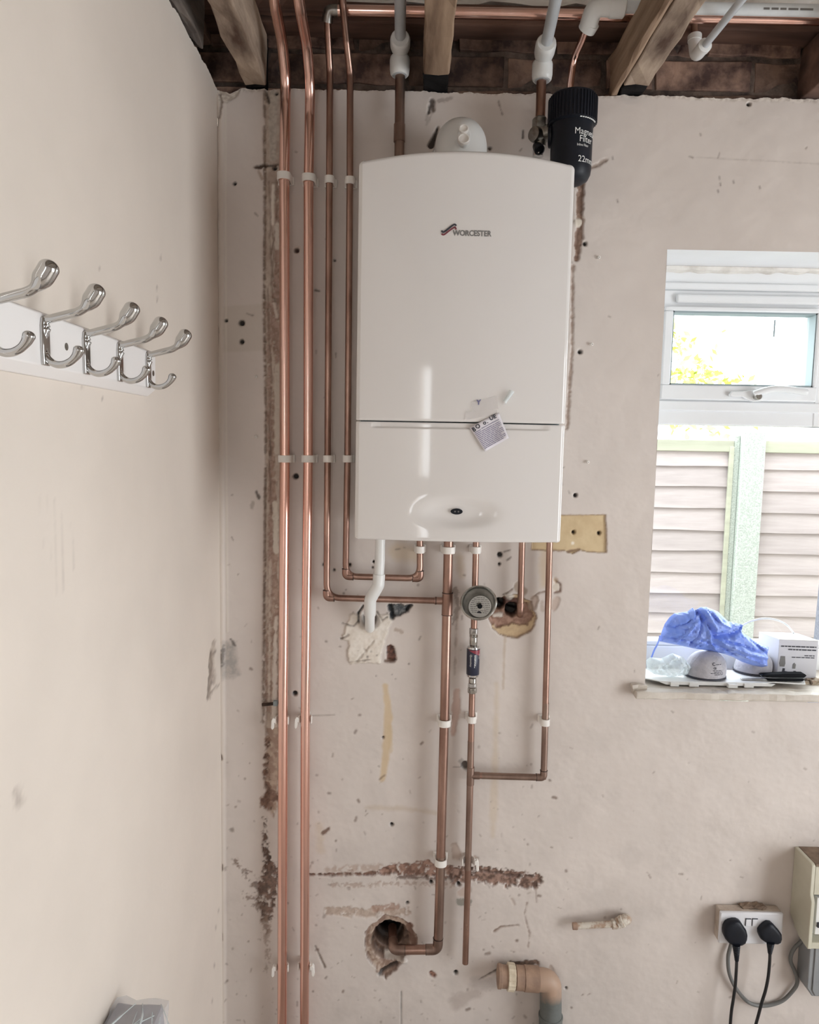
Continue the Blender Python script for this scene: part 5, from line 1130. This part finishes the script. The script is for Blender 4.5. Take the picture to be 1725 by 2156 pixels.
# blue sheet: a crumpled, inflated sheet draped over the masks
def puffy(name, outline, Y, m, parent, thick, fold, seed, res=34, lean=0.0, folds=None):
    ol = np.array([at(x, y, Y) for x, y in outline])[:, [0, 2]]
    x0, x1, z0, z1 = ol[:, 0].min(), ol[:, 0].max(), ol[:, 1].min(), ol[:, 1].max(); h = max(x1 - x0, z1 - z0) / res
    gx, gz = np.arange(x0 - h, x1 + 2 * h, h), np.arange(z0 - h, z1 + 2 * h, h); X, Z = np.meshgrid(gx, gz); poly = [tuple(p) for p in ol]
    d = seg_sdf(X.ravel(), Z.ravel(), poly, 0, True); ins = inside(X.ravel(), Z.ravel(), poly); d = np.where(ins, d, -d).reshape(X.shape)
    # pull cells near the border onto it
    xf, zf = X.ravel().copy(), Z.ravel().copy(); dd = d.ravel()
    nb = np.abs(dd) < h * .75
    for i in np.where(nb)[0]:
        best = None
        for k in range(len(poly)):
            a, b = ol[k], ol[(k + 1) % len(poly)]; t = np.clip(((xf[i] - a[0]) * (b[0] - a[0]) + (zf[i] - a[1]) * (b[1] - a[1])) / (((b - a) ** 2).sum() + 1e-12), 0, 1); q = a + (b - a) * t; e = np.hypot(*(q - [xf[i], zf[i]]))
            if best is None or e < best[0]: best = (e, q)
        xf[i], zf[i] = best[1]; dd[i] = 0
    ok = dd > -1e-9
    fo = fbm(xf / .011 + zf / .03, zf / .016, seed) - .5; fo2 = fbm(xf / .03 - zf / .02, zf / .05, seed + 3) - .5
    dp = np.sqrt(np.clip(dd, 0, None) / .05).clip(0, 1) * thick
    amp = np.clip(dd / (2 * h), .15, 1)
    lean_ = lean * (zf - z0)
    yf = Y + lean_ - dp + fold * (fo * 1.2 + fo2 * 1.6) * amp; yk = Y + lean_ + dp * .7 + fold * .5 * fo * amp
    if folds is not None: yf = yf + folds(xf, zf) * amp
    n = X.size; W = X.shape[1]; v = np.concatenate([np.stack([xf, yf, zf], 1), np.stack([xf, yk + .002, zf], 1)]); f = []
    cell = {}
    for i in range(X.shape[0] - 1):
        for j in range(W - 1):
            q = (i * W + j, i * W + j + 1, (i + 1) * W + j + 1, (i + 1) * W + j)
            if all(ok[k] for k in q): f.append(q); f.append(tuple(n + k for k in q[::-1])); cell[(i, j)] = 1
    for (i, j) in list(cell):
        for di, dj, a, b in ((-1, 0, (i, j), (i, j + 1)), (1, 0, (i + 1, j + 1), (i + 1, j)), (0, -1, (i + 1, j), (i, j)), (0, 1, (i, j + 1), (i + 1, j + 1))):
            if (i + di, j + dj) not in cell:
                p, q = a[0] * W + a[1], b[0] * W + b[1]; f.append((q, p, n + p, n + q))
    used = sorted({k for q in f for k in q}); mp = {k: i for i, k in enumerate(used)}
    return MB().add([v[k] for k in used], [tuple(mp[k] for k in q) for q in f]).build(name, m, parent, angle=.5 if seed % 2 else .42)
def cp(x, y): return (1345 + x / 4.54, 1250 + y / 4.54)
bag_o = [cp(*p) for p in ((198, 455), (222, 370), (252, 290), (300, 225), (345, 188), (470, 172), (515, 135), (545, 160), (590, 130), (650, 128), (760, 172), (855, 265), (1003, 300), (985, 365), (1050, 415), (1095, 440), (1160, 480), (1242, 512), (1225, 600), (1230, 690), (1180, 702), (1090, 685), (985, 650), (900, 605), (825, 578), (700, 548), (560, 530), (420, 500))]
bag = thing('blue_sheet', at(1490, 1370, .06), 'crumpled blue plastic sheet draped over the grey masks on the sill', 'plastic sheet')
def bag_folds(x, z):
    r = np.zeros_like(x)
    for pts, wd, am in (([(545, 165), (600, 250), (680, 380)], 24, .012), ([(680, 390), (840, 480), (1000, 540), (1200, 590)], 20, -.010), ([(640, 190), (690, 300)], 20, -.009), ([(690, 375), (850, 370), (990, 320)], 26, .014), ([(250, 300), (480, 330)], 12, .004), ([(240, 340), (500, 380)], 12, -.005), ([(520, 140), (480, 240)], 16, -.006), ([(620, 400), (500, 500)], 14, -.005), ([(1040, 420), (1150, 520)], 14, .006), ([(560, 180), (430, 260), (330, 300)], 10, .006), ([(560, 200), (440, 330), (330, 440)], 12, -.007), ([(580, 230), (520, 380), (470, 470)], 11, .007), ([(600, 240), (640, 420), (700, 520)], 12, -.007), ([(700, 180), (760, 260), (840, 300)], 10, -.006), ([(640, 150), (720, 250)], 9, .006), ([(760, 420), (950, 470), (1120, 540)], 10, .007), ([(840, 520), (1000, 590), (1180, 660)], 12, -.007), ([(560, 420), (740, 480), (900, 560)], 12, .006), ([(230, 400), (420, 420), (560, 480)], 11, .005), ([(1100, 470), (1200, 560), (1215, 660)], 9, .006), ([(930, 330), (840, 350), (760, 340)], 9, -.008)):
        w_ = [at(*cp(*p), .06)[[0, 2]] for p in pts]; d = seg_sdf(x, z, [tuple(p) for p in w_], 0); s = wd / 4.54 * 1.2e-3
        r += am * np.exp(-(d / s) ** 2)
    return r
puffy('sheet', bag_o, .055, M['blue'], bag, .030, .007, 4, 90, folds=bag_folds)
MB().tube(spline([at(*cp(*p), .05) for p in ((205, 400), (185, 470), (150, 540), (122, 612))], 6), [.0022] * 18 + [.0016], 8).build('tie_string', M['blue'], bag)
flm = thing('clear_film', at(1405, 1420, .05), 'crumpled clear plastic film at the left end of the sill', 'plastic film')
puffy('film', [cp(*p) for p in ((75, 640), (110, 610), (220, 620), (330, 570), (430, 610), (505, 700), (470, 775), (330, 795), (150, 770), (80, 720))], .045, M['film'], flm, .022, .018, 7, 40)
# cardboard box
ba, bb = at(1637, 1414, .075), at(1716, 1420, .075); bz = S; bh = wz(1347, .075, 1650) - bz; wb = bb[0] - ba[0]
box = thing('small_box', (ba[0] + wb / 2, .11, bz), 'small white printed carton at the right end of the sill', 'box')
A0 = math.radians(-4); ux = np.array([math.cos(A0), math.sin(A0), 0]); uy = np.array([-math.sin(A0) - .42, math.cos(A0), 0]); uy = unit((-.26, 1, 0)); dpt = .072; o_ = np.array([ba[0], .075, bz])
cor = [o_, o_ + ux * wb, o_ + ux * wb + uy * dpt, o_ + uy * dpt]
MB().loft([[tuple(c) for c in cor], [tuple(c + [0, 0, bh]) for c in cor]]).build('carton', M['card'], box, smooth=False, bevel=.0008)
MB().loft([[tuple(c + [0, 0, bh + .0002]) for c in (cor[0] - uy * .001, cor[1] - uy * .001, cor[2], cor[3])], [tuple(c + [0, 0, bh + .0016]) for c in (cor[0] - uy * .001, cor[1] - uy * .001, cor[2], cor[3])]]).build('top_flap', M['wplastic'], box, smooth=False)
def bp(u, v, k=.0006): return o_ + ux * wb * u + np.array([0, 0, bh * v]) - uy * k
tx = MB()
def pbar(u0, u1, v, hh):
    u = u0
    while u < u1: e = min(u1, u + .05 + .08 * r_.random()); tx.add([bp(u, v), bp(e, v), bp(e, v + hh), bp(u, v + hh)], [(0, 1, 2, 3)]); u = e + .015
pbar(.05, .95, .83, .03); pbar(.24, .95, .755, .03); pbar(.66, .92, .62, .022); pbar(.34, .92, .57, .022)
for uo, m_ in ((.10, 1.0), (.38, .82)):
    tx.add([bp(uo, .10), bp(uo + .07, .10), bp(uo + .09, .30 * m_), bp(uo + .03, .30 * m_)], [(0, 1, 2, 3)]); tx.add([bp(uo + .08, .17), bp(uo + .24, .15), bp(uo + .24, .21), bp(uo + .08, .235)], [(0, 1, 2, 3)])
tx.build('printing', M['print_dark'], box, smooth=False)['kind'] = 'stuff'
tx = MB(); tx.add([bp(.05, .34), bp(.17, .34), bp(.19, .42), bp(.17, .60), bp(.06, .60), bp(.03, .42)], [(0, 1, 2, 3, 4, 5)]); tx.add([bp(.38, .30), bp(.45, .30), bp(.46, .40), bp(.42, .45), bp(.38, .40)], [(0, 1, 2, 3, 4)])
tx.build('printed_picture', M['print_grey'], box, smooth=False)
# dark folding tool with pale stripe
ta, tb2 = at(1598, 1420, .035), at(1694, 1413, .035)
tool = thing('folding_tool', (ta + tb2) / 2 * [1, 1, 0] + [0, 0, TZ], 'dark slim folding hand tool with pale stripe lying on the white cover', 'tool')
L2 = tb2[0] - ta[0]
def slab(name, xa, xb, z0, z1, m, y0=.022, y1=.042, tip=.25):
    q = [(xa, z0 + (z1 - z0) * .25), (xa + (xb - xa) * tip, z0), (xb - .006, z0 + .001), (xb, (z0 + z1) / 2 + .001), (xb - .005, z1), (xa + (xb - xa) * .5, z1 - .0008), (xa + .004, z1 - (z1 - z0) * .45)]
    return MB().prism(q, (0, y0, 0), (1, 0, 0), (0, 0, 1), (0, y1 - y0, 0)).build(name, m, tool, bevel=.0012)
slab('lower_handle', ta[0] + .016, tb2[0] - .004, TZ + .0004, TZ + .0085, M['tool'])
slab('upper_handle', ta[0] + .002, tb2[0], TZ + .0098, TZ + .0205, M['tool'])
slab('pale_stripe', ta[0] + .006, tb2[0] - .002, TZ + .0084, TZ + .0100, M['gplastic'], .0215, .0425)
MB().box(ta[0] - .045, ta[0] + .02, .026, .036, TZ + .0006, TZ + .003).build('blade', M['steel'], tool, bevel=.0005)
cab = thing('thin_cable', at(1612, 1303, .13), 'thin pale cable looping up behind the blue sheet on the sill', 'cable')
MB().tube(spline([at(1556, 1385, .12) * [1, 1, 0] + [0, 0, TZ + .002], at(1552, 1335, .125), at(1572, 1312, .13), at(1612, 1302, .13), at(1648, 1310, .13), at(1668, 1328, .13), at(1676, 1345, .158), at(1676, 1370, .160)], 8), .0024, 10).build('flex', M['pipeplastic'], cab)
r_ = np.random.default_rng(6)
for k in range(7):
    p = at(1696 + k * 6 + r_.random() * 4, 1428 + r_.random() * 8, .05 + .012 * (k % 3)); s_ = .004 + .005 * r_.random(); mb = rough_box(MB(), (p[0] - s_, p[1] - s_, S), (p[0] + s_, p[1] + s_ * .8, S + s_ * 1.2), (2, 2, 2), s_ * .16, 70 + k)
    tag(mb.build('rubble_chip', M['brickred'], smooth=False), 'small plaster chips on the sill beside the white carton', 'rubble', 'plaster chips on the sill')

# ------------------------------------------------------------------ outside
struct(MB().box(-6, 12, .19, 16, -.25, -.05).build('ground', M['ground'], smooth=False))
YFN = 1.9
pxl, pxr = wx(1547, YFN, 1100), wx(1602, YFN, 1100)
def fpx(x, y): return at(x, y, YFN)
post = thing('concrete_fence_post', ((pxl + pxr) / 2, YFN, -.05), 'speckled concrete fence post between the two lapped timber panels', 'post')
ptop = fpx(1575, 909)[2]; pw_ = wx(1602, YFN, 1000) - wx(1553, YFN, 1000); pcx = wx(1577, YFN, 1000)
MB().box(pcx - pw_ / 2, pcx + pw_ / 2, YFN - .04, YFN + .06, -.06, ptop).build('shaft', M['concrete'], post, bevel=.006)
MB().box(pcx - pw_ / 2 - .030, pcx - pw_ / 2, YFN - .015, YFN + .05, -.06, ptop - .02).build('side_rebate', M['concrete'], post, bevel=.004)
def fence_panel(x0, x1, ytop_px, lines, label, seed):
    t = thing('fence_panel', ((x0 + x1) / 2, YFN, -.05), label, 'fence', 'lapped timber fence panels'); r_ = np.random.default_rng(seed); xm = (x0 + x1) / 2
    pxm = 1460 if x0 < pcx else 1665
    zt = fpx(pxm, ytop_px)[2]; z0 = fpx(pxm, lines[0])[2]
    MB().box(x0, x1, YFN - .02, YFN + .03, z0 - .01, zt).build('top_rail', M['fence2'], t, bevel=.003)
    zz = [fpx(pxm, l)[2] for l in lines]
    while zz[-1] > .05: zz.append(zz[-1] - .112)
    proto = None
    for a, b in zip(zz, zz[1:]):
        tilt = r_.normal() * .004; n = 24; rings = []
        for i in range(n + 1):
            x = x0 + (x1 - x0) * i / n; wv = .0014 * math.sin(i * .6 + seed * 3 + a * 140) + tilt * (i / n - .5)
            rings.append([(x, YFN + .012, a + .012), (x, YFN + .004, a + .012), (x, YFN - .012, b + wv), (x, YFN + .002, b + wv)])
        MB().loft(rings).build('slat', M['fence'], t, smooth=False)
    return t
fl = fence_panel(.55, pcx - pw_ / 2 - .033, 926, [946, 981, 1024, 1069, 1115, 1159, 1205, 1248, 1290, 1333], 'left lapped timber fence panel seen through the window', 1)
for x in (wx(1529, YFN, 1100),): MB().box(x - .012, x + .010, YFN - .024, YFN - .010, 0, fpx(1530, 940)[2]).build('batten', M['fence2'], fl, bevel=.002)
fence_panel(pcx + pw_ / 2 + .002, pcx + 1.8, 929, [950, 989, 1035, 1081, 1124, 1165, 1209, 1254, 1297, 1340], 'right lapped timber fence panel seen through the window', 2)
p2 = wx(1738, .9, 1250)
post2 = thing('garden_post', (p2 + .02, .9, -.05), 'grey speckled post at the right edge of the window view', 'post')
MB().loft([[(p2 - .03 + .004, .86, -.05), (p2 + .05, .86, -.05), (p2 + .05, .94, -.05), (p2 - .03, .94, -.05)], [(p2 + .0, .86, 1.30), (p2 + .06, .86, 1.30), (p2 + .06, .94, 1.30), (p2 + .0, .94, 1.30)]]).build('shaft', M['dimpost'], post2, bevel=.004)
tree = thing('garden_tree', at(1440, 900, 6.0) * [1, 1, 0] + [0, 0, -.05], 'yellow-green leafy tree beyond the fence, behind the top light', 'tree')
r_ = np.random.default_rng(11); lf = MB()
for cx_, cz_, rr_, n in ((1415, 800, 75, 260), (1480, 810, 55, 170), (1545, 820, 40, 60), (1420, 720, 40, 60), (1400, 690, 30, 40), (1460, 880, 90, 120)):
    c = at(cx_, cz_, 6.0); R_ = rr_ * 7.7 / F
    for k in range(n):
        p = c + r_.normal(size=3) * R_ * .5; a = unit(r_.normal(size=3)); b = unit(np.cross(a, r_.normal(size=3))); s_ = .03 + .03 * r_.random()
        lf.add([p - a * s_, p + b * s_ * .5, p + a * s_, p - b * s_ * .5], [(0, 1, 2, 3)])
o = lf.build('foliage', M['leaf'], tree, smooth=False); o['kind'] = 'stuff'
bt = at(1330, 900, 6.0); mb = MB(); mb.tube([(bt[0], 6, -.06), (bt[0] + .05, 6, 1.2), (bt[0], 6, 2.2)], [.09, .06, .03], 12)
mb.build('trunk', M['bark'], tree)

# ------------------------------------------------------------------ sockets, plugs, consumer unit, low pipes
YS = -.026
sA1, sB1 = at(1518, 1917, YS - .009), at(1646, 1992, YS - .009); sx0, sx1, sz1, sz0 = sA1[0], sB1[0], at(1582, 1922, YS - .009)[2], at(1582, 1988, YS - .009)[2]
sock = thing('double_socket', ((sx0 + sx1) / 2, 0, sz0), 'white double wall socket on a dusty yellowed back box', 'socket')
MB().box(sx0 + .001, sx1 - .001, YS, -.0008, sz0 + .001, sz1 - .001).build('back_box', M['pattress'], sock, bevel=.003)
MB().box(sx0, sx1, YS - .009, YS - .0002, sz0, sz1).build('face_plate', M['socket'], sock, bevel=.003)
for x in (1576, 1590):
    c = at(x, 1942, YS - .010); MB().box(c[0] - .0062, c[0] + .0062, YS - .0105, YS - .008, c[2] - .0105, c[2] + .0105).build('switch', M['socket'], sock, bevel=.001)
    MB().box(c[0] - .0062, c[0] + .0062, YS - .0116, YS - .010, c[2] + .0088, c[2] + .0106).build('switch_edge', M['print_dark'], sock, smooth=False)
    MB().box(c[0] - .0070, c[0] - .0058, YS - .0108, YS - .009, c[2] - .009, c[2] + .0105).build('switch_edge', M['print_dark'], sock, smooth=False)
rough_box(MB(), (sx0 + .06, -.02, sz1 - .001), (sx0 + .12, -.002, sz1 + .006), (8, 3, 2), .0016, 77).build('dust_lump', M['creamdirt'], sock, smooth=False)
def plug(outline, neck, cord, label, Yd, shiny=None):
    P_ = [(1490 + x / 5.44, 1760 + y / 5.44) for x, y in outline]; yb_ = YS - .0095
    c = np.mean([at(x, y, yb_ - .010) for x, y in P_], axis=0); root = thing('mains_plug', c, label, 'plug')
    pts = [at(x, y, yb_ - .010) for x, y in P_]; rings = []
    for y, s in ((yb_, .97), (yb_ - .008, 1.0), (yb_ - .012, .99), (yb_ - .016, .93), (yb_ - .0185, .80), (yb_ - .0195, .60)): rings.append([(c[0] + (p[0] - c[0]) * s, y, c[2] + (p[2] - c[2]) * s) for p in pts])
    MB().loft(rings).build('body', M['black'], root, angle=.9)
    NP = [at(1490 + x / 5.44, 1760 + y / 5.44, yb_ - .016) for x, y in neck]; a, b = NP; pr_ = []; n = 9
    for i in range(n + 1):
        t = i / n; r = .0098 * (1 - t) + .0052 * t; pr_ += [(t * np.linalg.norm(b - a), r), ((t + .55 / n) * np.linalg.norm(b - a), r * .84)]
    MB().lathe(a, b - a, pr_, 16).build('strain_relief', M['black'], root)
    cp_ = [a + (b - a) * .6, b] + [at(1490 + x / 5.44, 1760 + y / 5.44, Yd) for x, y in cord]
    MB().tube(spline(cp_, 8), .0037, 12).build('cord', M['cord'], root)
plug([(300, 960), (250, 972), (214, 995), (188, 1040), (180, 1085), (182, 1130), (205, 1180), (245, 1225), (290, 1250), (340, 1254), (390, 1248), (430, 1225), (450, 1180), (455, 1130), (440, 1070), (405, 1020), (375, 975), (340, 960)], [(330, 1240), (335, 1420)], [(330, 1550), (318, 1720), (295, 1880), (275, 2010), (262, 2170), (258, 2400)], 'round black plug in the left half of the double socket', -.035)
plug([(690, 990), (655, 1010), (615, 1045), (587, 1085), (588, 1130), (605, 1172), (640, 1200), (680, 1222), (740, 1228), (800, 1232), (835, 1215), (850, 1170), (846, 1120), (815, 1075), (775, 1030), (735, 994)], [(722, 1215), (716, 1340)], [(712, 1450), (695, 1620), (665, 1770), (625, 1900), (585, 2050), (550, 2180), (500, 2400)], 'pointed black plug in the right half of the double socket', -.04)
gc = thing('grey_cable', at(1600, 2110, -.012), 'flat grey cable hanging in a loop from the socket to the cream fuse box', 'cable')
MB().tube(spline([at(1490 + x / 5.44, 1760 + y / 5.44, Y_) for x, y, Y_ in ((290, 1200, -.010), (262, 1275, -.010), (236, 1400, -.012), (252, 1580, -.013), (330, 1750, -.012), (470, 1905, -.010), (650, 1945, -.008), (850, 1892, -.008), (985, 1765, -.009), (1030, 1670, -.010), (1005, 1560, -.012), (955, 1440, -.013), (962, 1350, -.014), (1010, 1270, -.014), (1080, 1205, -.014), (1130, 1150, -.014))], 10), .0046, 12).build('flex', M['greycord'], gc)
YU = -.078
ux0 = float(at(1668, 1860, -.001)[0]); uzt = float(at(1672, 1782, -.001)[2]); uzb = float(at(1700, 1994, YU)[2]); ufx = float(at(1707, 1830, YU)[0]); ustep = float(at(1708, 1884, YU)[2])
cu = thing('fuse_box', (ux0 + .12, 0, uzb), 'cream plastic fuse box with dusty top at the right edge', 'fuse box')
UXR = ux0 + .26
side = [(-.0006, uzt), (YU * .93, uzt), (YU, uzt - .004), (YU, ustep), (YU - .008, ustep - .014), (YU - .008, uzb), (-.045, uzb + .004), (-.0006, uzb + .035)]
MB().prism(side, (ux0, 0, 0), (0, 1, 0), (0, 0, 1), (.010, 0, 0)).build('side_wall', M['cream'], cu, bevel=.002)
MB().prism(side, (UXR - .010, 0, 0), (0, 1, 0), (0, 0, 1), (.010, 0, 0)).build('side_wall', M['cream'], cu, bevel=.002)
MB().box(ux0 + .010, UXR - .010, YU + .001, -.0006, uzt - .006, uzt + .0002).build('dusty_top', M['creamdirt'], cu, bevel=.001)
MB().box(ux0 + .010, UXR - .010, YU, YU + .006, ustep, uzt - .006).build('upper_cover', M['cream'], cu, bevel=.001)
MB().box(ux0 + .010, UXR - .010, YU + .030, YU + .036, uzb + .004, ustep).build('recess_panel', M['gplastic'], cu, smooth=False)
MB().box(ux0 + .010, UXR - .010, YU - .006, -.006, uzb, uzb + .016).build('bottom_lip', M['cream'], cu, bevel=.001)
for k in range(5):
    x = ux0 + .022 + k * .040
    b_ = MB().box(x, x + .017, YU + .004, YU + .032, uzb + .03, ustep - .01).build('breaker', M['trunk'] if k % 2 else M['wplastic'], cu, bevel=.001)
    MB().box(x + .003, x + .014, YU - .001, YU + .006, uzb + .05, uzb + .062).build('toggle', M['print_dark'], b_, bevel=.001)
YT = -.05
tx0 = float(at(1703, 2040, YT)[0]); tz1 = uzb - .001; tz0 = float(at(1712, 2098, YT)[2])
tk = thing('grey_trunking', (tx0 + .05, 0, tz0), 'grey plastic trunking box hanging below the cream fuse box', 'trunking')
MB().prism([(tx0, tz1), (tx0 + .16, tz1), (tx0 + .16, tz0), (tx0 + .014, tz0), (tx0, tz0 + .022)], (0, -.0008, 0), (1, 0, 0), (0, 0, 1), (0, YT + .0008, 0)).build('body', M['trunk'], tk, bevel=.002)
MB().prism([(tx0 + .012, tz1), (tx0 + .16, tz1), (tx0 + .16, tz0 + .004), (tx0 + .020, tz0 + .004), (tx0 + .012, tz0 + .018)], (0, YT, 0), (1, 0, 0), (0, 0, 1), (0, -.003, 0)).build('lid', M['trunk'], tk, bevel=.001)
# old capped pipe
YO = -.02
stub = thing('capped_pipe_stub', at(1260, 1946, YO), 'old painted pipe stub with nut sticking sideways from the wall, left of the socket', 'pipe')
MB().tube([at(1207, 1950, YO), at(1292, 1945.5, YO)], .0080, 18).build('pipe_run', M['paintpipe'], stub)
MB().lathe(at(1206, 1950, YO), (1, 0, .03), [(0, .0086), (.010, .0090), (.0115, .0084)], 18).build('end_cap', M['waste_beige'], stub)
MB().lathe(at(1288, 1945.6, YO), (1, 0, .04), [(0, .010), (.001, .0125), (.014, .0125), (.016, .011)], 6).build('nut', M['paintpipe'], stub, bevel=.001)
MB().tube(fillet([at(1300, 1944, YO), at(1318, 1936, YO), at(1321, 1934, .03)], .012), .0130, 18).build('wall_elbow', M['paintpipe'], stub)
MB().lathe(at(1306, 1941, YO), (.8, -.2, .5), [(0, .0145), (.007, .0150), (.009, .0140)], 8).build('nut', M['paintpipe'], stub, bevel=.001)
# waste elbow
YE = -.036; re = .0290
wa = thing('waste_elbow', at(1160, 2150, YE), 'fat dirty waste pipe elbow with a ribbed ivory nut at the bottom of the wall', 'waste pipe')
Wa, Wb, Wc = at(1050, 2055, YE), at(1160, 2064, YE), at(1156, 2300, YE)
MB().tube(fillet([at(1122, 2061, YE), Wb, at(1160, 2148, YE)], .062, 14), re * .93, 30).build('bend', M['overspray'], wa)
MB().tube([at(1052, 2055, YE), at(1090, 2058.5, YE)], re * .90, 30).build('inlet', M['waste_beige'], wa)
MB().lathe(at(1048, 2054.8, YE), at(1090, 2058, YE) - at(1048, 2054.8, YE), [(0, re * .78), (.001, re * .97), (.008, re * .97), (.010, re * .9)], 30).build('inlet_rim', M['waste_beige'], wa)
MB().tube([at(1086, 2058, YE), at(1106, 2059.6, YE)], re * .97, 30).build('sleeve', M['waste_beige'], wa)
MB().tube([at(1104, 2059.5, YE), at(1134, 2061.5, YE)], re * 1.02, 30).build('socket', M['waste_beige'], wa)
MB().lathe(at(1068, 2056, YE), at(1090, 2058, YE) - at(1068, 2056, YE), [(0, re * 1.0), (.001, re * 1.10), (.017, re * 1.10), (.019, re * 1.0)], 32, ribs=.09).build('ribbed_nut', M['ivory'], wa)
MB().tube([at(1160, 2140, YE), Wc], re * 1.0, 30).build('lower_socket', M['waste_grey'], wa)
MB().lathe(at(1160, 2136, YE), (0, 0, -1), [(0, re * .97), (.002, re * 1.05), (.006, re * 1.05), (.007, re)], 30).build('rim', M['waste_grey'], wa)
# iron brackets in the chase, wall plugs
bk = thing('iron_bracket', at(566, 1483, -.004), 'small black iron bracket across the chase left of the first pipe', 'bracket')
MB().tube([at(552, 1484, -.006), at(582, 1481, -.006)], .0042, 8).build('bar', M['rust'], bk)
MB().box(*(lambda c: (c[0] - .006, c[0] + .004, c[1] - .004, c[1] + .006, c[2] - .006, c[2] + .007))(at(581, 1481, -.008))).build('lug', M['gasket'], bk, bevel=.001)
for (x, y), l in zip(((1258, 543), (1243, 725), (1235, 972), (539, 793), (539, 919)), ('white wall plug right of the boiler, highest of the three', 'white wall plug right of the boiler, middle of the three', 'white wall plug right of the boiler, lowest of the three', 'upper white wall plug left of the chase', 'lower white wall plug left of the chase')):
    pg_ = thing('wall_plug', at(x, y, 0), l, 'wall plug')
    MB().lathe(at(x, y, .004), (.25, -1, -.1), [(0, .0034), (.010, .0036), (.0115, .0028), (.0115, .0014), (.006, .0012)], 12).build('sleeve', M['clip'], pg_)
# wrapped slab on the left
SZ = .775; sy1 = float(atx(250, 2097, LX + .006)[1]); top_ = atx(252, 2098, LX + .006); SZ = float(top_[2]); sxr = float(atz(355, 2100, SZ)[0])
sb = thing('wrapped_slab', ((LX + sxr) / 2, sy1 - .35, 0), 'grey slab wrapped in clear crinkled plastic against the left wall', 'wrapped panel')
rough_box(MB(), (LX + .005, sy1 - .72, .002), (sxr - .004, sy1 - .004, SZ - .004), (3, 20, 20), .0012, 91).build('panel', M['slab'], sb, smooth=False, bevel=.004)
rough_box(MB(), (LX + .002, sy1 - .724, .0), (sxr, sy1, SZ), (5, 40, 40), .0022, 92).build('plastic_wrap', M['wrap'], sb, angle=.25)
r_ = np.random.default_rng(21); cr = MB()
for q in range(9):
    a = atz(270 + r_.random() * 70, 2102 + r_.random() * 60, SZ); d = np.array([r_.normal() * .03, -.05 - r_.random() * .06, .004])
    cr.tube(spline([a, a + d * .5 + [.004, 0, .004], a + d], 5), [.0008] * 5 + [.0016] * 5 + [.0006], 6)
o = cr.build('film_creases', M['film'], sb); o['kind'] = 'stuff'
